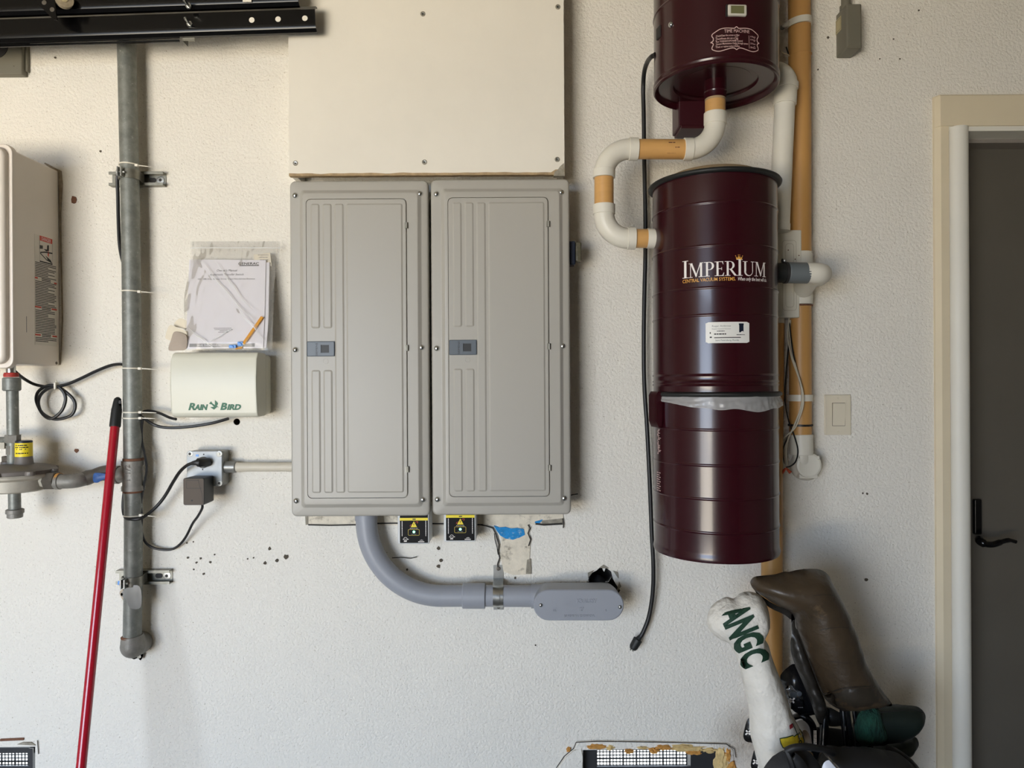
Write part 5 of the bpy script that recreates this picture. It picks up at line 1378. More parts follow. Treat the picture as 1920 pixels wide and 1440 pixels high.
zs_ = zc(530.5, theta(1288))
uS = (theta(1381.5) - th0) * CR
text('CENTRAL VACUUM SYSTEMS.', .0118, lambda u, v, w=0: mp(u, zs_ + v, w), 'lettering', M['gold_print'], can, width=uS * .985, bold=.0001, depth=.0005)
text('When only the best will do.', .0122, lambda u, v, w=0: mp(u + uS + .003, zs_ + v, w), 'lettering', M['white_print'], can, width=(th1 - th0) * CR - uS - .002, shear=.25, bold=.00012, depth=.0005)
zk = zc(487, theta(1386)); uk = (theta(1387) - th0) * CR; kk = .00125
cr_ = [(-5.5, 0), (5.5, 0), (6.5, 6.5), (3.2, 3.2), (1.2, 8), (0, 3.6), (-1.2, 8), (-3.2, 3.2), (-6.5, 6.5)]
g = G().add([mp(uk + x * kk, zk + y * kk, .0005) for x, y in cr_], [(0, 1, 3, 5), (0, 5, 7), (1, 2, 3), (3, 4, 5), (5, 6, 7), (7, 8, 0)])
for x, y in ((-6.8, 7.4), (-1.4, 9), (1.4, 9), (6.8, 7.4)): g.add([mp(uk + (x + .9 * math.cos(q)) * kk, zk + (y + .9 * math.sin(q)) * kk, .0005) for q in (0, 1.05, 2.1, 3.14, 4.2, 5.2)], [tuple(range(6))])
g.build('crown_emblem', M['gold_print'], can, ang=0)
# service sticker
t0, t1 = theta(1323.5), theta(1405.5)
zs0, zs1 = zc(643, (t0 + t1) / 2) , zc(603.5, (t0 + t1) / 2)
sw, sh = (t1 - t0) * CR, zs1 - zs0
sm = vmap(t0, zs0, CR + .0006)
lp = rrect(0, sw, 0, sh, .003, 4)
g = G()
nn = 16
xs = [sw * i / nn for i in range(nn + 1)]
def yb(x): 
    e_ = min(x, sw - x); return .003 - math.sqrt(max(0, .003 ** 2 - (.003 - min(.003, e_)) ** 2))
g.add([sm(x, yb(x), 0) for x in xs] + [sm(x, sh - yb(x), 0) for x in xs], [(i, i + 1, nn + 2 + i, nn + 1 + i) for i in range(nn)])
stk = g.build('service_sticker', M['sticker'], can, ang=60, label='white service sticker with contact print')
sx, sy = sw / 82.0, sh / 40.0
def sp(px, py): return lambda u, v, w=0: sm((px - 1323.5) * sx + u, (643 - py) * sy + v, w)
text('Roger Ambrose', .0058, sp(1335, 612), 'lettering', M['grey_ink'], stk, width=34 * sx, depth=.0003)
text('Expert Central Vacuum', .0040, sp(1335, 617), 'lettering', M['grey_ink'], stk, width=34 * sx, depth=.0003)
text('Saint Petersburg, Florida', .0048, sp(1341, 639), 'lettering', M['ink'], stk, width=43 * sx, depth=.0003)
g = G(); wordbars(g, sp(1344, 621), 0, 14 * sx, 0, 1.3 * sy, 1, .1); wordbars(g, sp(1380, 628), 0, 16 * sx, 0, 1.2 * sy, 2, .1)
wordbars(g, sp(1339, 627), 0, 22 * sx, 0, 2.2 * sy, 4, .05); wordbars(g, sp(1339, 633.5), 0, 50 * sx, 0, 1.6 * sy, 5, -.3); bars(g, sp(1331, 633), [(0, 4 * sx, 0, 2.5 * sy)]); bars(g, sp(1331, 625), [(0, 2 * sx, 0, 3 * sy)])
g.build('small_print', M['ink'], stk, ang=0)
g = G(); bars(g, sp(1385, 623), [(0, 8.5 * sx, 0, 15 * sy), (-.6 * sx, 9 * sx, 14 * sy, 3 * sy)]); g.build('canister_picture', M['navy'], stk, ang=0)
G().add([sp(1387, 624)(u * sx, v * sy, .0004) for u, v in ((0, 0), (5, 0), (6.5, 1.5), (5, 3.5), (2.5, 3))], [(0, 1, 2, 3, 4)]).build('picture_cloud', M['sticker'], stk, ang=0)
# dust bucket
bk = thing('dust_bucket', 'maroon ribbed dust bucket clamped below the vacuum canister', 'bucket', (CX, CY, zl(1026)))
pr = [(.02, zl(1018)), (CR - .012, zl(1019)), (CR - .006, zl(1024)), (CR + .001, zl(1023)), (CR + .003, zl(1018)), (CR + .001, zl(1012)), (CR, zl(1007))]
for y in (972, 915, 858, 798): pr += ridge(zl(y))
pr += [(CR, zl(741)), (CR - .004, zl(739))]
bks = G().lathe(pr, (CX, CY, 0), (0, 0, 1), 96).build('bucket_shell', M['maroon'], bk, ang=50)
zg = zl(739)
G().lathe([(CR - .008, zg - .005), (CR + .005, zg - .005), (CR + .009, zg - .001), (CR + .009, zg + .003), (CR + .004, zg + .007), (CR - .008, zg + .007)], (CX, CY, 0), (0, 0, 1), 96).build('seal_ring', M['gasket'], bk, ang=50)
for sgn, nm in ((-1, 'latch'), (1, 'latch')):
    thl = R(-90 + 14) if sgn < 0 else R(90 + 14)
    e_ = Vector((math.sin(thl), -math.cos(thl), 0)); tg = Vector((math.cos(thl), math.sin(thl), 0))
    g = G()
    sec = [(.002, zl(736)), (.014, zl(733)), (.0195, zl(740)), (.0195, zl(786)), (.013, zl(797)), (.004, zl(795)), (.002, zl(780))]
    g.rings([[Vector((CX, CY, z)) + e_ * (CR + r_) + tg * s_ for r_, z in sec] for s_ in (-.022, .022)])
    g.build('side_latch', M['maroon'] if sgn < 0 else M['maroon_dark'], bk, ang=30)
# measurement marks on the left flank of the bucket
g = G()
tq = theta(1230); zq = zl
for i in range(10):
    y = 862 + i * 4.0; v = zl(y + 18)
    mq = vmap(tq - .10, v); bars(g, mq, [(0, .019 if i % 2 else .024, 0, .0016)], .0004)
rn = random.Random(11)
for i in range(22):
    v = zl(800 + i * 2.2); mq = vmap(tq - .08 + rn.uniform(0, .05), v); bars(g, mq, [(0, rn.uniform(.006, .016), 0, .0016)], .0004)
g.build('scale_print', M['pink_print'], bks, ang=0)
# bag liner frill below the seal
ln = thing('bag_liner', 'milky plastic liner frill squeezed out under the canister seal', 'plastic liner', (CX, CY, zl(765)))
g = G(); NA, NZ = 150, 8
tA, tB = R(-84), R(88)
vs = []
for j in range(NZ + 1):
    for i in range(NA + 1):
        s = i / NA; th = tA + (tB - tA) * s
        drop = .004 + .038 * max(0, math.sin(min(1, s * 1.02) * math.pi)) ** .7 * (.45 + .75 * s) * (.9 + .25 * mnoise.noise(Vector((s * 9, 3, 1)))) + (.012 if s > .93 else 0)
        t_ = j / NZ
        rr_ = CR + .0045 + .005 * t_ + .0035 * mnoise.noise(Vector((s * 42, t_ * 2.2, 5))) * (t_ + .2) + .003 * mnoise.noise(Vector((s * 14 + t_ * 3, t_ * 3, 2)))
        vs.append((CX + rr_ * math.sin(th), CY - rr_ * math.cos(th), zg - .004 - drop * t_))
g.add(vs, [(j * (NA + 1) + i, j * (NA + 1) + i + 1, (j + 1) * (NA + 1) + i + 1, (j + 1) * (NA + 1) + i) for j in range(NZ) for i in range(NA)])
g.build('liner_frill', M['liner'], ln, ang=80)
hem = [(x * 1.0, y - .0005, z) for x, y, z in vs[-(NA + 1):]]
G().tube(hem, .0007, 5).build('liner_hem', M['liner'], ln)

# upper motor unit
UX = CX + .006
zb0 = zl(181)
vu = thing('vacuum_motor_unit', 'maroon vacuum motor unit at the top of the wall with a small display', 'vacuum motor', (UX, CY, zb0))
pr = [(.085, zb0 + .020), (.105, zb0 + .020), (.107, zb0 + .014), (CR - .012, zb0 + .012), (CR - .006, zb0 + .002), (CR - .001, zb0), (CR + .002, zb0 + .003), (CR + .002, zb0 + .006), (CR, zb0 + .009), (CR, zb0 + .011), (CR + .0022, zb0 + .014), (CR + .0022, zb0 + .018), (CR, zb0 + .021)]
pr += ridge(zl(47)) + [(CR, zb0 + .55), (CR - .02, zb0 + .58)]
us = G().lathe(pr, (UX, CY, 0), (0, 0, 1), 96).build('motor_shell', M['maroon'], vu, ang=40)
G().lathe([(.001, zb0 + .0195), (.090, zb0 + .0195), (.090, zb0 + .03)], (UX, CY, 0), (0, 0, 1), 64).build('base_plate', M['maroon'], vu, ang=40)
ip = P(1341, 150, .21)
G().lathe([(.0285, zb0 + .022), (.0285, zb0 - .005), (.0295, zb0 - .008), (.0275, zb0 - .012), (.0275, P(1341, 186, .21).z), (.024, P(1341, 186, .21).z)], (ip.x, CY, 0), (0, 0, 1), 32).build('inlet_spout', M['maroon'], vu, ang=35)
umap = lambda th0, z0, r=CR: (lambda u, v, w=0: Vector((UX + (r + w) * math.sin(th0 + u / r), CY - (r + w) * math.cos(th0 + u / r), z0 + v)))
def zu(py, th): return CAM_Z + (720 - py) / F_PX * (CAM_D + CY - CR * math.cos(th)) - ROLL * (UX + CR * math.sin(th))
td = theta(1385, UX); zd = zu(20.5, td)
R3 = Matrix(((math.cos(td), -math.sin(td) * -1 * -1, 0, 0), (math.sin(td), math.cos(td), 0, 0), (0, 0, 1, 0), (0, 0, 0, 1)))
dc = Matrix.Translation(umap(td, zd)(0, 0)) @ Matrix.Rotation(td, 4, 'Z')
dsp = G().box(-.0235, .0235, -.006, .006, -.0135, .0135, .004).xf(dc).build('display_bezel', M['bezel'], vu)
G().box(-.016, .016, -.0066, -.004, -.009, .009).xf(dc).build('display_screen', M['lcd'], dsp, ang=0)
G().box(-.0265, -.0225, -.0045, .006, -.0145, .0135, .001).xf(dc).build('display_edge', M['ink'], dsp)
ts_ = theta(1262, UX); w = umap(ts_, zu(46.5, ts_))(0, 0); e_ = Vector((math.sin(ts_), -math.cos(ts_), 0))
screw('case_screw', w, .0075, M['chrome'], vu, e_)
# instruction plate print
t0, t1 = theta(1336, UX), theta(1426.5, UX); tm_ = (t0 + t1) / 2
lw = (t1 - t0) * CR; z0_, z1_ = zu(95, tm_), zu(50, tm_); lh = z1_ - z0_
lmap = umap(t0, z0_)
U = lambda x, y: (x * lw, y * lh)
half = [(.5, 1.0), (.47, .945), (.44, .93), (.30, .95), (.19, .93), (.12, .86), (.07, .80), (.03, .74), (.025, .66), (.05, .58), (.05, .50), (.04, .45), (0, .41), (.04, .37), (.05, .30), (.03, .22), (.025, .13), (.06, .07), (.12, .02), (.19, .01), (.30, .06), (.40, .11), (.46, .10), (.5, .04)]
full = half + [(1 - x, y) for x, y in half[::-1][1:-1]]
pl_ = G(); ribbon(pl_, catmull([U(x, y) for x, y in full], 3, True), .0019, lmap, .0005, True); plt = pl_.build('plate_border', M['pink_print'], us, ang=0)
text('TIME MACHINE', .0115, lambda u, v, w=0: lmap(.26 * lw + u, .755 * lh + v, w), 'lettering', M['pink_print'], us, width=.51 * lw, depth=.0005)
for i, (s_, vv_, wd_) in enumerate((('Check/Clean fine screen or filter', .615, .46), ('Check/Empty dirt can or bag', .49, .43), ('Run TORNADOPOWER Central', .375, .52), ('Vacuum Maintenance Cloths through system', .275, .64), ('Check or replace carbon brushes', .155, .46))):
    text(s_, .0058, lambda u, v, w=0, vv_=vv_: lmap(.10 * lw + u, vv_ * lh + v, w), 'lettering', M['pink_print'], us, width=wd_ * lw, bold=.00008, depth=.0005)
for s_, vv_ in (('6 Hours', .60), ('6 Hours', .475), ('25 Hours', .31), ('500 Hours', .145)):
    text(s_, .0055, lambda u, v, w=0, vv_=vv_: lmap(.79 * lw + u, vv_ * lh + v, w), 'lettering', M['pink_print'], us, width=.12 * lw, bold=.00005, depth=.0005)
g = G()
for y in (.585, .46, .245): ribbon(g, [U(.09, y), U(.5, y), U(.90, y - .01)], .0008, lmap, .0005)
ribbon(g, [U(.76, .66), U(.765, .12)], .0008, lmap, .0005); g.build('plate_rule', M['pink_print'], us, ang=0)
# mounting bracket and side switch
b0, b1 = P(1271, 240, .09), P(1322, 190, .09)
g = G().box(b0.x, b1.x, -.10, -.02, b0.z, b1.z + .05, .004).box(b0.x + .006, b1.x, -.104, -.02, b0.z - .006, b0.z + .004, .002)
g.build('mount_bracket', M['maroon_dark'], vu)
tk_ = R(-78); e_ = umap(tk_, zl(88))(0, 0)
dcm = Matrix.Translation(e_) @ Matrix.Rotation(tk_, 4, 'Z')
G().box(-.012, .012, -.003, .006, -.015, .015, .002).xf(dcm).build('side_switch', M['ink'], vu)

# S-shaped inlet pipe between the units
vp = thing('vacuum_pipe', 'white and yellowed S-shaped pipe linking motor unit and canister', 'pipe', P(1133, 470, .21))
D2 = .21
q2 = sz(1, D2)
def cyl(name, a, b, r, m, par, n=28, bev=0): 
    a, b = Vector(a), Vector(b)
    return G().tube([a, a.lerp(b, .03), a.lerp(b, .97), b], [r * .96, r, r, r * .96], n).build(name, m, par, ang=30)
py_ = [P(1341, 184, D2), P(1341, 220, D2)]
G().tube(py_, 18.6 * q2, 28).build('pipe_segment', M['pvc_yellow'], vp)
G().tube([P(1341, 183, D2), P(1341, 190, D2)], 18.8 * q2, 28).build('glue_band', M['dome'], vp)
G().tube([P(1188, 279.5, D2), P(1288, 280, D2)], 18.3 * q2, 28).build('pipe_segment', M['pvc_yellow'], vp)
G().tube([P(1132.5, 328, D2), P(1132.5, 390, D2)], 18 * q2, 28).build('pipe_segment', M['pvc_yellow'], vp)
G().tube([P(1186, 447, D2), P(1240, 447.5, D2)], 17.6 * q2, 28).build('pipe_segment', M['pvc_yellow'], vp)
G().tube([P(1213, 447, D2), P(1234, 447.5, D2)], 18.4 * q2, 28).build('inlet_collar', M['pvc_white'], vp)
def elbow(a, b, c, rad, r, col_a, col_b):
    pts = [Vector(a)] + arc_corner(a, b, c, rad, 16) + [Vector(c)]
    e_ = G().tube(pts, r, 28).build('elbow', M['pvc_white'], vp)
    for k0, k1 in (col_a, col_b): cyl('elbow_collar', k0, k1, r * 1.09, M['pvc_white'], e_)
elbow(P(1341, 216, D2), P(1341, 280, D2), P(1284, 280, D2), 50 * q2, 19.2 * q2, (P(1341, 212, D2), P(1341, 234, D2)), (P(1281.5, 280, D2), P(1298, 280, D2)))
elbow(P(1193, 279.5, D2), P(1132.5, 279.5, D2), P(1132.5, 332, D2), 48 * q2, 19.2 * q2, (P(1196, 279.5, D2), P(1179, 279.5, D2)), (P(1132.5, 334, D2), P(1132.5, 318, D2)))
elbow(P(1132.5, 386, D2), P(1132.5, 447, D2), P(1188, 447, D2), 46 * q2, 19.2 * q2, (P(1132.5, 384, D2), P(1132.5, 402, D2)), (P(1191, 447, D2), P(1176, 447, D2)))
g = G(); mq = cylmap(P(0, 0, 0), 1, 0, 0)
w0 = P(1248, 292, D2)
for r_, (u0, u1) in enumerate(((0, 12), (14, 18), (2, 10))):
    yy = -D2 - math.sqrt(max(0, (18.3 * q2) ** 2 - ((-12 + r_ * 9) * q2) ** 2)) - .0004
    wordbars(g, lambda u, v, w=0, yy=yy, r_=r_: Vector((w0.x + u, yy, w0.z + (r_ * 9 * q2) + v)), u0 * q2, u1 * q2 + .006, 0, 1.8 * q2, r_)
g.build('pipe_print', M['rust'], vp, ang=0)

# white exhaust pipe behind the units
ex = thing('exhaust_pipe', 'white exhaust pipe with elbow behind the right edge of the motor unit', 'pipe', P(1463, 426, .1))
DE = .105
e0, e1, e2 = P(1425, 137, DE), P(1474, 138, DE), P(1461, 430, DE)
G().tube([e0] + arc_corner(e0, e1, e2, sz(22, DE), 10) + [e1.lerp(e2, .2)], sz(21, DE), 24).build('elbow', M['pvc_white'], ex)
cyl('elbow_collar', e1.lerp(e2, .065), e1.lerp(e2, .10), sz(23, DE), M['pvc_white'], ex)
G().tube([e1.lerp(e2, .09), e2], sz(18.5, DE), 24).build('straight_pipe', M['pvc_white'], ex)
cyl('end_collar', P(1461.5, 420, DE), P(1461, 434, DE), sz(19.5, DE), M['pvc_white'], ex)
w = P(1482, 134, DE + .03); G().lathe([(.006, 0), (.006, .002), (.003, .0025)], (w.x, w.y + .002, w.z), (0, -1, 0), 14).build('mould_mark', M['pvc_white'], ex)

# yellowed riser, its tee and the wall inlet
DY = .042
vr = thing('vacuum_riser', 'long yellowed vacuum riser pipe right of the canisters with a white tee', 'pipe', P(1500, 830, DY))
ry = sz(20, DY)
G().tube([P(1498.5, -60, DY), P(1500, 240, DY), P(1500, 478, DY)], ry, 26).build('riser_upper', M['pvc_yellow_long'], vr)
G().tube([P(1500, 560, DY), P(1501, 822, DY)], ry, 26).build('riser_lower', M['pvc_yellow_long'], vr)
tt = G()
tt.lathe([(ry * .98, 0), (ry * 1.12, .001), (ry * 1.12, sz(24, DY)), (ry * 1.03, sz(26, DY)), (ry * 1.03, sz(74, DY)), (ry * 1.12, sz(76, DY)), (ry * 1.12, sz(98, DY)), (ry * .98, sz(99, DY))], P(1500.5, 572, DY), (0, 0, 1), 28)
j0, j1, j2 = P(1500, 548, DY), P(1516, 524, .12), P(1530, 513, .185)
tt.tube(catmull([j0, j1, j2], 6), [ry * .95] * 13, 22)
tee2 = tt.build('tee_fitting', M['pvc_white'], vr, ang=40)
for py in (475.5, 573): G().lathe([(ry * 1.02, 0), (ry * 1.1, .001), (ry * 1.1, .0035), (ry * 1.0, .005)], P(1500.5, py + 2, DY), (0, 0, 1), 26).build('glue_ring', M['rust'], vr)
r5 = sz(19.0, .21)
el_ = [P(1510, 511.5, .21), P(1522, 512, .21), P(1533, 512.5, .207), P(1538, 513, .195), P(1539, 514, .17), P(1534, 518, .14)]
G().tube(catmull(el_, 5), r5 * 1.03, 26).build('side_elbow', M['pvc_white'], vr)
cyl('grey_coupling', P(1476, 511.5, .21), P(1515, 512, .21), r5 * 1.03, M['grey_rubber'], vr)
hs = cyl('rubber_hose', P(1448, 511.5, .21), P(1479, 511.5, .21), r5 * .98, M['gasket'], vr)
G().lathe([(r5 * 1.0, 0), (r5 * 1.06, .0008), (r5 * 1.06, .007), (r5, .0078)], P(1470, 511.5, .21), (1, 0, 0), 28).build('hose_clamp', M['ink'], hs, ang=40)
screw('clamp_screw', P(1471.5, 488.5, .225), .0056, M['steel'], hs, (.2, -1, .2))
G().lathe([(.0055, 0), (.0055, .008)], P(1466, 489, .215), (1, 0, 0), 12).build('clamp_barrel', M['ink'], hs)
cyl('lower_coupling', P(1502, 814, DY), P(1502.5, 852, DY), ry * 1.06, M['pvc_white'], vr)
for py, py2 in ((747, 752),):
    g = G(); c_ = P(1500.5, py + 5, DY)
    arc = [(c_.x + (ry + .001) * math.cos(R(q)), c_.y - (ry + .001) * math.sin(R(q))) for q in range(0, 181, 12)]
    arc2 = [(c_.x + (ry + .004) * math.cos(R(q)), c_.y - (ry + .004) * math.sin(R(q))) for q in range(180, -1, -12)]
    lp = [(c_.x + ry + .001, -.001)] + arc + [(c_.x - ry - .001, -.001), (c_.x - ry - .018, -.001), (c_.x - ry - .018, -.004), (c_.x - ry - .005, -.004)] + arc2 + [(c_.x + ry + .005, -.001)]
    g.rings([[(x, y, z) for x, y in lp] for z in (c_.z, c_.z + sz(12, DY))]); g.build('pipe_saddle', M['pvc_white'], vr, ang=30)
g = G(); c_ = P(1500, 46, DY + .01)
arc = [R(q) for q in range(-10, 191, 10)]
rgs = []
for z_ in (0, sz(12, DY)):
    lp = [(c_.x + (ry + .0015) * math.cos(a), -DY - (ry + .0015) * math.sin(a)) for a in arc] + [(c_.x + (ry + .006) * math.cos(a), -DY - (ry + .006) * math.sin(a)) for a in arc[::-1]]
    rgs.append([(x, y, c_.z + z_ - sz(2) + (x - c_.x) * .12) for x, y in lp])
g.rings(rgs); sd = g.build('upper_saddle', M['pvc_white'], vr, ang=30)
G().tube([P(1480, 44, .06), P(1473, 47, .05), P(1466, 51, .04)], [.007, .006, .0045], 12).build('saddle_arm', M['pvc_white'], sd)
G().lathe([(.0065, 0), (.0065, .004), (.003, .0045)], P(1467, 52, .042), (-.3, -1, 0), 12).build('saddle_bolt', M['iron'], sd)
G().lathe([(ry + .0002, 0), (ry + .0016, .0012), (ry + .0002, .0024)], P(1500, 105, DY), (0, 0, 1), 26).build('seam_ring', M['pvc_yellow_long'], vr)
zt2 = G().lathe([(ry + .0004, 0), (ry + .0028, .0004), (ry + .0028, .0055), (ry + .0004, .006)], P(1500.5, 799, DY), (0, 0, 1), 26)
zt2.tube([P(1515, 797.5, DY + .024), P(1524, 797, DY + .02)], [.0035, .0022], 6)
zt2.build('black_tie', M['cable'], vr, ang=40, label='black cable tie round the riser')
vi = thing('vacuum_inlet', 'white round wall inlet valve at the foot of the yellowed riser', 'vacuum inlet', P(1515, 897, .03))
w = P(1515, 872, .05)
G().lathe([(sz(23, .05), 0), (sz(24, .05), .003), (sz(23, .05), .010), (sz(20, .05), .012), (sz(19, .05), .0125)], (w.x, -.048, w.z), (0, -1, 0), 32).build('inlet_flap', M['pvc_white'], vi, ang=35)
G().box(P(1498, 872, .05).x, P(1533, 872, .05).x, -.052, -.03, P(1515, 897, .05).z, P(1515, 885, .05).z, .002).build('inlet_foot', M['pvc_white'], vi)
g = G().lathe([(sz(27), 0), (sz(28), .004), (sz(27), .02), (sz(22), .03)], P(1508, 872, 0.015), (0, -1, 0), 30); g.build('inlet_base', M['pvc_white'], vi)
G().tube(catmull([P(1502, 850, DY), P(1503, 862, DY), P(1509, 870, .03), P(1512, 872, .0)], 5), ry * .72, 20).build('inlet_elbow', M['pvc_white'], vi)
for x, y in ((1497, 853), (1534, 856)): G().tube([P(x, y, .055), P(x + 1, y + 6, .06)], .004, 8).build('flap_hinge', M['pvc_white'], vi)

# white junction box, thin yellowed drop pipe, and wiring
jb = thing('junction_box', 'white moulded junction box tucked behind the canister right edge', 'junction box', P(1480, 596, .06))
DJ = .075
for (x0, x1, y0, y1) in ((1430, 1503, 431, 502), (1428, 1499, 500, 596)):
    p0, p1 = P(x0, y1, DJ), P(x1, y0, DJ)
    bx_ = G().box(p0.x, p1.x, -DJ, -.004, p0.z, p1.z, .003).build('box_half', M['pvc_white'], jb)
    for ins_ in (0, 6):
        xx0, xx1 = 1464 + ins_, 1490 - ins_ * .8
        lp = rrect(P(xx0, 0, DJ).x, P(xx1, 0, DJ).x, P(1480, min(y1, y1) - (14 if y0 > 480 else 2) - ins_, DJ).z, P(1480, y0 + 20 + ins_, DJ).z, .008, 5)
        ribbon(G(), lp, .0012, lambda u, v, w=0: Vector((u, -DJ - w, v)), .0012, True).build('moulded_ring', M['moulding_shade'], bx_, ang=0)
for x, y in ((1478, 469), (1491, 486), (1498, 479)):
    w = P(x, y, DJ); G().lathe([(.0018, 0), (.0014, .001)], (w.x, -DJ, w.z), (0, -1, 0), 8).build('box_pin', M['rust'], jb)
dp_ = thing('drop_pipe', 'yellowed thin drop pipe running down behind the dust bucket', 'pipe', (P(1448, 1250, .04).x, -.04, 0))
cyl('top_socket', P(1450, 592, .04), P(1450, 607, .04), sz(20, .04), M['pvc_white'], dp_)
G().tube([P(1450, 604, .04), P(1447.5, 900, .04), P(1447, 1250, .04), P(1447, 1440, .04), Vector((P(1447, 1440, .04).x, -.04, .0))], sz(19.2, .04), 24).build('pipe', M['pvc_yellow_long'], dp_)
wr = thing('low_voltage_wires', 'thin white and black wires with orange nuts looping beside the riser', 'wires', P(1472, 886, .05))
def wire(pts, d, m, r=1.5, nm='wire'): G().tube(catmull([P(x, y, d + (dd if dd else 0)) for x, y, dd in pts], 6), sz(r, d), 7).build(nm, m, wr)
wire([(1480, 596, 0), (1477, 630, 0), (1485, 672, .02), (1497, 706, .035), (1505, 735, .035), (1506, 758, .035), (1500, 780, .03), (1490, 803, .02), (1470, 822, 0), (1465, 845, 0), (1468, 868, 0), (1474, 880, 0)], .055, M['wire_white'])
wire([(1482, 600, 0), (1481, 630, 0), (1490, 680, .025), (1500, 715, .03), (1504, 745, .03), (1500, 770, .03), (1486, 805, .02), (1477, 825, .0), (1474, 850, 0), (1476, 872, 0)], .055, M['wire_white'])
wire([(1479, 598, 0), (1479, 640, 0), (1474, 700, 0), (1472, 750, 0), (1479, 790, .01), (1490, 820, .02), (1496, 845, .02), (1492, 865, .01), (1482, 874, 0), (1474, 876, 0)], .05, M['cable'], 1.3)
wire([(1480, 600, 0), (1485, 650, .02), (1493, 690, .03), (1502, 730, .03), (1502, 760, .03), (1492, 795, .02), (1480, 815, 0), (1469, 840, 0), (1470, 870, 0)], .052, M['cable'], 1.2)
for x, y, x2, y2 in ((1474, 877, 1466, 887), (1474, 878, 1482, 886)): G().tube([P(x, y, .055), P(x2, y2, .055)], [.0025, .0048], 8).build('wire_nut', M['wire_nut'], wr, ang=30)
G().tube(catmull([P(1464, 96, .07), P(1470, 100, .06), P(1478, 103, .05), P(1482, 112, .03), P(1482, 122, .02)], 5), .0018, 6).build('wire', M['wire_white'], wr)
G().tube(catmull([P(1474, 88, .05), P(1478, 100, .04), P(1483, 115, .03)], 5), .0020, 6).build('wire', M['cable'], wr)
# black power cord of the motor unit
pw = thing('motor_cable', 'long black power cord hanging left of the canisters with a grey plug', 'cord', P(1190, 1216, .03))
cpts = [P(1229, 104, .20), P(1222, 106, .19), P(1214, 116, .13), P(1208, 135, .09), P(1206, 165, .06), P(1207, 220, .05), P(1208, 300, .045), P(1210, 400, .04), P(1210, 480, .04), P(1208, 560, .04), P(1207, 640, .04), P(1208, 720, .04), P(1213, 800, .04), P(1218, 900, .04), P(1222, 1000, .04), P(1225, 1060, .04), P(1224, 1110, .035), P(1217, 1155, .03), P(1206, 1185, .03), P(1198, 1197, .03)]
G().tube(catmull(cpts, 6), sz(4.1, .05), 10).build('cord', M['cable'], pw)
G().tube([P(1231, 103, .205), P(1226, 104.5, .197)], [.009, .007], 12).build('strain_relief', M['cable'], pw)
g = G().tube([P(1201, 1193, .03), P(1197, 1198, .03), P(1196, 1199, .03), P(1188, 1213, .03), P(1186, 1217, .03)], [.006, .008, .0135, .0125, .009], 12)
g.build('plug', M['gasket'], pw, ang=40)
pmn = (P(1188, 1213, .03) - P(1197, 1198, .03)).normalized()
for s_ in (-1, 1): G().tube([P(1186 + s_ * 2, 1216 + s_ * 1, .03), P(1184 + s_ * 2, 1220 + s_ * 1, .03)], .0022, 6).build('plug_blade', M['dull_steel'], pw)

# light switch
ls = thing('light_switch', 'ivory rocker light switch right of the yellowed riser', 'light switch', P(1571, 815, 0))
sx0, sx1, sz0, sz1 = P(1547, 778, 0.006).x, P(1596, 778, .006).x, P(1571, 815.5, .006).z, P(1571, 740, .006).z
pt_ = G().prism(rrect(sx0, sx1, sz0, sz1, .002, 3), 0, -.0065, .0025).build('switch_plate', M['switch'], ls, ang=30)
rx0, rx1, rz0, rz1 = P(1561, 778, .007).x, P(1584, 778, .007).x, P(1571, 798, .007).z, P(1571, 756, .007).z
G().prism(rrect(rx0 - .0012, rx1 + .0012, rz0 - .0012, rz1 + .0012, .001, 2), -.003, -.0067).build('rocker_gap', M['switch_gap'], pt_, ang=0)
zm_ = (rz0 + rz1) / 2
G().rings([[(x, y, z) for y, z in ((-.004, rz0), (-.0072, rz0), (-.0098, zm_), (-.0125, rz1), (-.004, rz1))] for x in (rx0, rx1)]).build('rocker', M['switch'], ls, ang=0)
for py in (746, 810):
    w = P(1572, py, .006); G().lathe([(.0026, 0), (.002, .0008)], (w.x, -.0066, w.z), (0, -1, 0), 12).build('plate_screw', M['switch'], pt_)
# grey box near the top right
gb = thing('sensor_box', 'small olive grey wall box with a pale sticker at the top right', 'wall box', P(1590, 107, 0))
gx0, gx1 = P(1567, 50, 0).x, P(1616, 50, .065).x
gz0 = P(1600, 90, .065).z
G().box(gx0, gx1, -.065, 0, gz0, gz0 + .125, .004).build('box_body', M['grey_box'], gb)
G().box(gx0 + .002, gx1 - .002, -.0665, -.04, gz0 + .004, gz0 + .122, .003).build('box_lid', M['grey_box'], gb)
D_s = lambda px: gx0 / ((px - 960) / F_PX)
yy0, yy1 = -CAM_D + D_s(1581), -CAM_D + D_s(1571)
zz0_, zz1_ = CAM_Z + (720 - 64) / F_PX * D_s(1576), CAM_Z + (720 - 38) / F_PX * D_s(1576)
st2 = G().box(gx0 - .0006, gx0, yy0, yy1, zz0_, zz1_).build('sticker', M['tan_print'], gb, ang=0)
ribbon(G(), [(yy0 + .003, zz0_ + .004), (yy1 - .003, zz0_ + .004), (yy1 - .003, zz1_ - .004), (yy0 + .003, zz1_ - .004)], .0015, lambda u, v, w=0: Vector((gx0 - .0006 - w, u, v)), .0002, True).build('sticker_frame', M['ink'], st2, ang=0)
G().lathe([(.017, 0), (.017, .012), (.013, .014), (.013, .10)], Vector(((gx0 + gx1) / 2 - .006, -.03, gz0 + .124)), (0, 0, 1), 20).build('top_nipple', M['grey_box'], gb, ang=30)

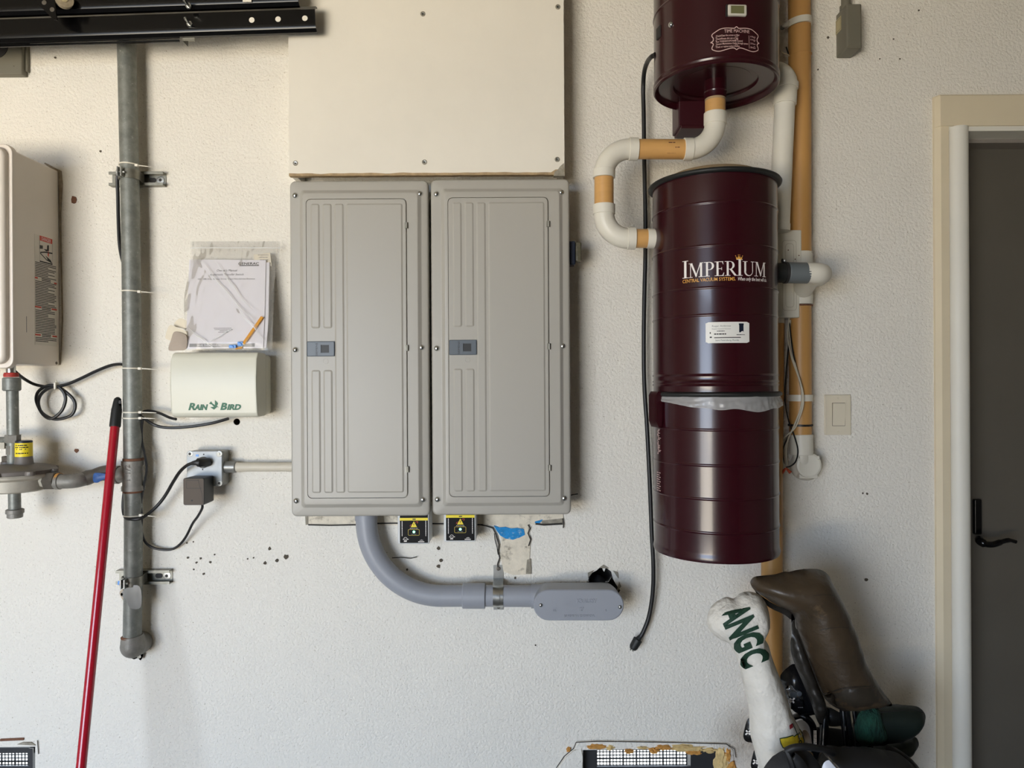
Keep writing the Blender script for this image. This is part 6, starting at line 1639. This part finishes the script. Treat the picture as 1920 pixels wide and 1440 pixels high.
# ------------------------------------------------------------------ golf bag and clubs
BX, BY = P(1583, 1425, .34).x, -.34
zrim = P(1583, 1418, .34 + .0).z
gbag = thing('golf_bag', 'black golf bag standing on the floor at the lower right', 'golf bag', (BX, BY, 0))
G().lathe([(.10, .0), (.125, .01), (.125, .10), (.13, .3), (.148, zrim - .12), (.158, zrim - .04), (.160, zrim - .012), (.150, zrim - .004), (.140, zrim - .012), (.135, zrim - .10)], (BX, BY, 0), (0, 0, 1), 40, True, True).build('bag_body', M['bag_cloth'], gbag, ang=50)
rp = [(BX + .158 * math.cos(R(q)), BY + .158 * math.sin(R(q)), zrim - .016) for q in range(0, 361, 10)]
G().tube(rp, .010, 10, False).build('top_rim', M['bag_black'], gbag)
inflate(G(), [(1428, 1448), (1440, 1428), (1458, 1412), (1476, 1405), (1500, 1404), (1520, 1412), (1540, 1440), (1540, 1460), (1428, 1460)], .50, .03, 26, 8).build('front_panel', M['bag_cloth'], gbag)
inflate(G(), [(1545, 1402), (1580, 1401), (1640, 1404), (1678, 1410), (1700, 1424), (1722, 1448), (1722, 1470), (1545, 1470)], .44, .04, 26, 8).build('top_cuff', M['bag_black'], gbag)
G().tube(catmull([P(1474, 1408, .535), P(1488, 1402, .54), P(1510, 1400, .54), P(1532, 1403, .53), P(1550, 1406, .50), P(1562, 1412, .48)], 6), [.0075] * 31, 10).build('grab_handle', M['bag_black'], gbag)
G().tube(catmull([P(1474, 1406, .535), P(1482, 1424, .54), P(1490, 1450, .54)], 5), .0075, 8).build('strap', M['bag_black'], gbag)
inflate(G(), [(1484, 1418), (1492, 1412), (1510, 1430), (1516, 1450), (1500, 1452)], .545, .006, 6, 6).build('buckle', M['bag_black'], gbag)
inflate(G(), [(1498, 1414), (1520, 1409), (1526, 1424), (1516, 1430)], .47, .006, 8, 6).build('tan_tag', mat('tan_webbing', (150, 128, 96), .7), gbag)
inflate(G(), [(1541, 1440), (1547, 1428), (1558, 1426), (1572, 1438), (1578, 1450), (1541, 1452)], .525, .010, 10, 6).build('white_patch', M['ball_white'], gbag)
G().tube(catmull([P(1543, 1408, .50), P(1556, 1424, .53), P(1575, 1446, .535)], 5), .0022, 6).build('strap_piping', M['steel'], gbag)

def club_shaft(t, px0, py0, d0, px1, py1, d1, r=.0055, m='club_black'):
    a, b = P(px0, py0, d0), P(px1, py1, d1)
    b2 = a + (b - a) * 1.0
    end = Vector((BX + (b2.x - BX) * .5, BY, .35))
    G().tube([a, b2, end], r, 10).build('shaft', M[m], t)

# white headcover
wc = thing('headcover', 'cream white club headcover with green ANGC letters, left front of the golf bag', 'headcover', P(1470, 1430, .36))
ow = [(1326, 1163), (1328, 1148), (1336, 1134), (1348, 1125), (1362, 1119), (1376, 1122), (1388, 1112), (1404, 1109), (1420, 1113), (1432, 1124), (1440, 1142), (1444, 1166), (1441, 1186), (1434, 1197), (1441, 1210), (1450, 1240), (1462, 1270), (1472, 1298), (1482, 1330), (1490, 1348), (1500, 1366), (1508, 1384), (1514, 1402), (1500, 1425), (1470, 1440), (1428, 1445), (1420, 1428), (1413, 1400), (1406, 1372), (1404, 1330), (1398, 1300), (1390, 1268), (1384, 1242), (1376, 1222), (1366, 1206), (1352, 1200), (1338, 1190), (1329, 1178)]
wb = inflate(G(), ow, .36, .052, 32, 6, 5, 4).build('cover_body', M['white_leather'], wc, ang=70)
cast = conform([wb])
def hit(px, py, d0, cst, w=0.0):
    """the point of the cover surface that the photograph shows at (px, py)"""
    d = d0
    for _ in range(5):
        p = P(px, py, d)
        y = cst(p.x, p.z)
        if y is None: break
        d = -y
    return P(px, py, d + w)
def decal(base_px, along, hgt):
    """lettering laid on the cover: `along` and `hgt` are photo directions of the reading line and of the letter height"""
    al_, hg_ = Vector(along).normalized() / lu, Vector(hgt).normalized() / lu
    def f(u, v, w=0):
        return hit(base_px[0] + al_.x * u + hg_.x * v, base_px[1] + al_.y * u + hg_.y * v, .41, cast, w + .0012)
    return f
lu = sz(1, .36)
for ch, bp, al, hg, hh in (('A', (1351, 1150), (11, 28), (51, -21), 57), ('N', (1360, 1172), (11.5, 28), (51, -21), 58), ('G', (1373, 1199), (12, 28), (51, -21), 57), ('C', (1385, 1229), (12, 28), (51, -21), 55)):
    f = decal(bp, al, hg)
    text(ch, hh * lu * 1.33, f, 'lettering', M['thread_green'], wb, bold=.0042, width=29 * lu, depth=.0016, sub=.006)
mpq = lambda x, y, w=0: hit(x, y, .41, cast, w + .0010)
ye = [(1462, 1385), (1474, 1383), (1487, 1379), (1489, 1381), (1494, 1377), (1498, 1376), (1500, 1367), (1503, 1372), (1506, 1382), (1508, 1388), (1507, 1398), (1504, 1394), (1496, 1398), (1486, 1403), (1476, 1405), (1468, 1402), (1464, 1394)]
g = G(); v_, e_, f_ = delaunay_2d_cdt([Vector(p) for p in ye] + [Vector((x, y)) for x in range(1466, 1506, 6) for y in range(1372, 1404, 6) if inside((x, y), ye)], [(i, (i + 1) % len(ye)) for i in range(len(ye))], [], 1, 1e-6)[:3]
g.add([mpq(p[0], p[1], .0006) for p in v_], [tuple(t_) for t_ in f_ if inside(sum((v_[i] for i in t_), Vector((0, 0))) / 3, ye)])
em = g.build('yellow_emblem', M['thread_yellow'], wb, ang=0, label='yellow stitched map emblem with dark green outline')
ribbon(G(), ye, 1.8, mpq, .0016, True).build('emblem_outline', M['thread_green'], em, ang=0)
g = G(); ribbon(g, [(1486, 1356), (1491, 1367), (1497, 1380), (1501, 1390)], 1.3, mpq, .0018); ribbon(g, [(1501 + 2.6 * math.cos(R(q * 40)), 1391 + 2.6 * math.sin(R(q * 40))) for q in range(9)], 1.6, mpq, .0020, True); g.build('flag_stick', M['thread_green'], em, ang=0)
g = G().add([mpq(x, y, .0018) for x, y in ((1480, 1360), (1486, 1356), (1487, 1364), (1481, 1368))], [(0, 1, 2, 3)]); g.build('red_flag', M['thread_red'], em, ang=0)
tail = inflate(G(), [(1424, 1425), (1436, 1420), (1448, 1428), (1438, 1446), (1428, 1462), (1418, 1462)], .35, .012, 10, 6).build('cover_skirt', M['white_leather'], wc)

# brown leather headcover
lc = thing('headcover', 'large worn brown leather driver headcover, tallest in the golf bag', 'headcover', P(1590, 1335, .33))
lo = [(1407, 1094), (1409, 1086), (1416, 1081), (1432, 1079), (1452, 1077), (1470, 1072), (1480, 1072), (1498, 1068), (1525, 1066.5), (1540, 1069), (1553, 1078), (1562, 1096), (1573, 1116), (1588, 1146), (1602, 1178), (1613, 1208), (1620, 1232), (1626, 1248), (1640, 1272), (1655, 1296), (1673, 1322), (1655, 1324), (1632, 1326), (1604, 1331), (1585, 1334), (1570, 1328), (1552, 1315), (1543, 1304), (1535, 1284), (1524, 1256), (1512, 1226), (1502, 1200), (1494, 1180), (1490, 1160), (1483, 1148), (1472, 1142), (1452, 1132), (1430, 1118), (1414, 1106)]
lb2 = inflate(G(), lo, .345, .072, 52, 7, 5, 4).build('cover_body', M['leather'], lc, ang=70)
sd_ = [(1484, 1152), (1490, 1160), (1492, 1176), (1497, 1186), (1508, 1216), (1522, 1252), (1534, 1284), (1546, 1312), (1550, 1330), (1545, 1350), (1538, 1360), (1530, 1346), (1520, 1316), (1506, 1282), (1492, 1250), (1484, 1226), (1482, 1206), (1484, 1188)]
inflate(G(), sd_, .355, .03, 16, 6, 5, 3).build('cover_gusset', M['leather_dark'], lc, ang=70)
un = [(1415, 1107), (1430, 1119), (1452, 1133), (1475, 1143), (1488, 1152), (1484, 1162), (1470, 1152), (1448, 1142), (1432, 1130)]
inflate(G(), un, .335, .02, 8, 5).build('cover_underside', M['leather_dark'], lc)
castL = conform([lb2])
mlq = lambda x, y, w=0: hit(x, y, .41, castL, w)
hem = [(1545, 1304), (1560, 1299), (1585, 1292), (1612, 1290), (1632, 1289), (1650, 1290), (1671, 1320), (1655, 1322), (1632, 1324), (1604, 1329), (1585, 1331), (1571, 1326), (1553, 1313)]
v_, e_, f_ = delaunay_2d_cdt([Vector(p) for p in hem] + [Vector((x, y)) for x in range(1550, 1670, 8) for y in range(1292, 1332, 8) if inside((x, y), hem)], [(i, (i + 1) % len(hem)) for i in range(len(hem))], [], 1, 1e-6)[:3]
G().add([mlq(p[0], p[1], .0012) for p in v_], [tuple(t_) for t_ in f_ if inside(sum((v_[i] for i in t_), Vector((0, 0))) / 3, hem)]).build('hem_band', mat('hem_leather', (46, 40, 32), .42, var=.2, vs=12, bump=.2, bs=60), lb2, ang=60)
ribbon(G(), catmull([(1544, 1302), (1560, 1297), (1585, 1290), (1612, 1288), (1632, 1287), (1650, 1289)], 4), 2.0, mlq, .0016).build('seam', M['leather_dark'], lb2, ang=0)
for pts in ([(1536, 1182), (1556, 1178), (1580, 1176), (1600, 1180)], [(1525, 1117), (1545, 1115), (1565, 1117)], [(1552, 1240), (1572, 1242), (1590, 1244)]):
    ribbon(G(), catmull(pts, 5), 1.0, mlq, .0006).build('crease', M['leather_dark'], lb2, ang=0)
ribbon(G(), catmull([(1494, 1180), (1503, 1202), (1514, 1230), (1526, 1260), (1538, 1290), (1550, 1312), (1566, 1325), (1584, 1332)], 4), 2.2, mlq, .0012).build('piping', M['leather_dark'], lb2, ang=0)
club_shaft(lc, 1588, 1326, .345, 1600, 1408, .34)

# green covers
for nm, ol, dd, tk_, lbl, px in (('a', [(1602, 1338), (1616, 1330), (1640, 1324), (1680, 1322), (1710, 1323), (1724, 1327), (1734, 1338), (1735, 1350), (1728, 1364), (1718, 1376), (1704, 1386), (1680, 1394), (1650, 1396), (1612, 1398), (1600, 1380)], .30, .035, 'dark green club headcover pointing right under the brown leather one, upper of the two', 1640),
                              ('b', [(1610, 1396), (1660, 1392), (1700, 1384), (1716, 1382), (1722, 1390), (1722, 1400), (1714, 1412), (1700, 1424), (1660, 1430), (1610, 1425)], .27, .03, 'dark green club headcover pointing right, lower of the two beside the bag rim', 1650)):
    gc = thing('headcover', lbl, 'headcover', P(px, 1400, dd))
    inflate(G(), ol, dd, tk_, 24, 6).build('cover_body', M['cover_green'], gc, ang=70)
    if nm == 'a':
        G().tube(catmull([P(1650, 1336, dd + .034), P(1680, 1333, dd + .033), P(1710, 1330, dd + .022), P(1730, 1336, dd + .006)], 4), .0012, 6).build('seam_piping', M['bag_black'], gc)
        inflate(G(), [(1604, 1352), (1612, 1336), (1626, 1327), (1640, 1324), (1650, 1334), (1656, 1356), (1664, 1378), (1660, 1390), (1640, 1396), (1618, 1398), (1606, 1386), (1602, 1368)], .335, .022, 18, 5).build('fleece_collar', M['fleece'], gc, ang=70)
    club_shaft(gc, 1640 if nm == 'a' else 1650, 1380 if nm == 'a' else 1410, dd, 1625, 1420, .32)

# black hybrid with a white-lettered sole between the two large covers
hy = thing('golf_club', 'black golf club head with chrome sole weights between the cream and brown covers', 'golf club', P(1510, 1400, .28))
inflate(G(), [(1463, 1272), (1466, 1262), (1476, 1252), (1490, 1245), (1510, 1262), (1530, 1300), (1538, 1330), (1520, 1342), (1496, 1338), (1482, 1326), (1470, 1300)], .285, .03, 18, 6).build('club_head', M['club_black'], hy, ang=60)
sp_ = inflate(G(), [(1474, 1288), (1490, 1286), (1506, 1294), (1514, 1310), (1508, 1322), (1494, 1326), (1484, 1318), (1478, 1304)], .310, .006, 8, 5).build('sole_plate', M['club_steel'], hy)
for x, y, r_ in ((1486, 1301, 7), (1497, 1299, 5)): G().lathe([(r_ * lu, 0), (r_ * lu, .006), (r_ * lu * .6, .007)], P(x, y, .314), (0, -1, 0), 14).build('sole_weight', M['grey_insert'], sp_, ang=30)
G().box(P(1480, 1310, .32).x, P(1503, 1310, .32).x, -.330, -.312, P(1490, 1327, .32).z, P(1490, 1312, .32).z, .002).build('sole_bar', M['club_black'], sp_)
w = P(1485, 1313, .331); xm = lambda u, v, q_=0: Vector((w.x + u * lu, -.3305 - q_, w.z + v * lu))
g = G(); ribbon(g, [(-5, -5), (5, 4)], 3.2, xm, .0003); ribbon(g, [(-4, 4), (4, -5)], 3.2, xm, .0003); g.build('white_mark', M['white_print'], sp_, ang=0)
wordbars(G(), lambda u, v, q_=0: P(1496, 1327, .334) + Vector((u, -q_, v)), 0, 10 * lu, 0, 1.2 * lu, 3).build('small_print', M['grey_ink'], sp_, ang=0)
G().tube(catmull([P(1484, 1347, .27), P(1500, 1342, .285), P(1514, 1348, .29), P(1524, 1362, .29), P(1528, 1384, .29), P(1531, 1412, .29), P(1533, 1440, .29)], 5), [.007] * 8 + [.009] * 23, 12).build('shaft', M['club_black'], hy)
castS = P(1528, 1382, .302)
wordbars(G(), lambda u, v, q_=0: Vector((castS.x - .004 + v, castS.y - .0006 - q_, castS.z + .017 - u)), 0, .040, .0045, .0030, 5, -.1).build('shaft_print', M['white_print'], hy, ang=0)
wordbars(G(), lambda u, v, q_=0: Vector((castS.x - .004 + v, castS.y - .0006 - q_, castS.z + .017 - u)), 0, .040, .0005, .0026, 6, -.1).build('shaft_print', M['white_print'], hy, ang=0)
pw2 = thing('golf_club', 'pearl white golf club crown glimpsed right of the yellow emblem', 'golf club', P(1510, 1405, .26))
inflate(G(), [(1488, 1362), (1496, 1352), (1510, 1349), (1521, 1354), (1527, 1372), (1530, 1398), (1520, 1408), (1506, 1400), (1498, 1380)], .255, .02, 14, 5).build('club_head', M['ball_white'], pw2)
inflate(G(), [(1504, 1374), (1512, 1370), (1520, 1384), (1524, 1404), (1512, 1408)], .278, .004, 6, 5).build('tan_sole', M['tape_grey'], pw2)
club_shaft(pw2, 1518, 1395, .255, 1524, 1425, .27)
# dark shaft group under the brown cover
for x0, x1, lab, rr_ in ((1547, 1543, 'dark club shaft with pale ferrule bands left of the gap under the brown cover', .0105), (1580, 1588, 'dark club shaft right of the gap under the brown cover', .0085), (1600, 1612, 'slim dark club shaft beside the green fleece', .005)):
    sh_ = thing('golf_club', lab, 'golf club', P(x1, 1410, .30))
    a, b = P(x0, 1325, .30), P(x1, 1412, .32)
    G().tube([a, b, Vector((BX + (b.x - BX) * .6, BY, .35))], rr_, 12).build('shaft', M['club_black'], sh_)
    if x0 == 1547:
        for dx in (-4, 2):
            q_ = P(1543 + dx, 1392, .338); G().box(q_.x - .0009, q_.x + .0009, q_.y - .0005, q_.y + .002, q_.z - .006, q_.z + .006).build('ferrule_band', M['club_steel'], sh_, ang=0)
    elif x0 == 1580:
        q_ = P(1586, 1366, .322); G().box(q_.x - .0012, q_.x + .0012, q_.y - .0005, q_.y + .003, q_.z - .006, q_.z + .006).build('ferrule_band', M['club_steel'], sh_, ang=0)
    else:
        inflate(G(), [(1552, 1326), (1575, 1336), (1586, 1340), (1588, 1356), (1570, 1362), (1552, 1360), (1546, 1344)], .29, .012, 10, 6).build('club_head', M['leather_dark'], sh_)
# iron heads peeking out left of the cream cover
for x, y, lab in ((1407, 1372, 'upper black iron head with white mark left of the cream cover'), (1421, 1427, 'lower black iron head with white mark left of the cream cover')):
    ir = thing('golf_club', lab, 'golf club', P(x, y + 16, .33))
    s = .95
    ol = [(x + dx * s, y + dy * s) for dx, dy in ((-8, -20), (-3, -27), (6, -27), (14, -10), (14, 20), (-2, 21), (-11, 17), (-14, 8), (-12, -4))]
    ih = inflate(G(), ol, .325, .010, 8, 4).build('club_head', M['club_black'], ir)
    w2 = P(x - 4, y + 2, .338)
    xm2 = lambda u, v, q_=0, w2=w2: Vector((w2.x + u * lu, -.3365 - q_, w2.z + v * lu))
    g = G(); ribbon(g, [(-5, -4), (5, 4)], 2.8, xm2, .0003); ribbon(g, [(-4, 4), (4, -4)], 2.8, xm2, .0003); g.build('white_mark', M['white_print'], ih, ang=0)
    a = P(x + 10, y, .325)
    G().tube([a, P(x + 40, y + 50, .33), Vector((BX - .08, BY, .35))], .0055, 10).build('shaft', M['club_steel'], ir)
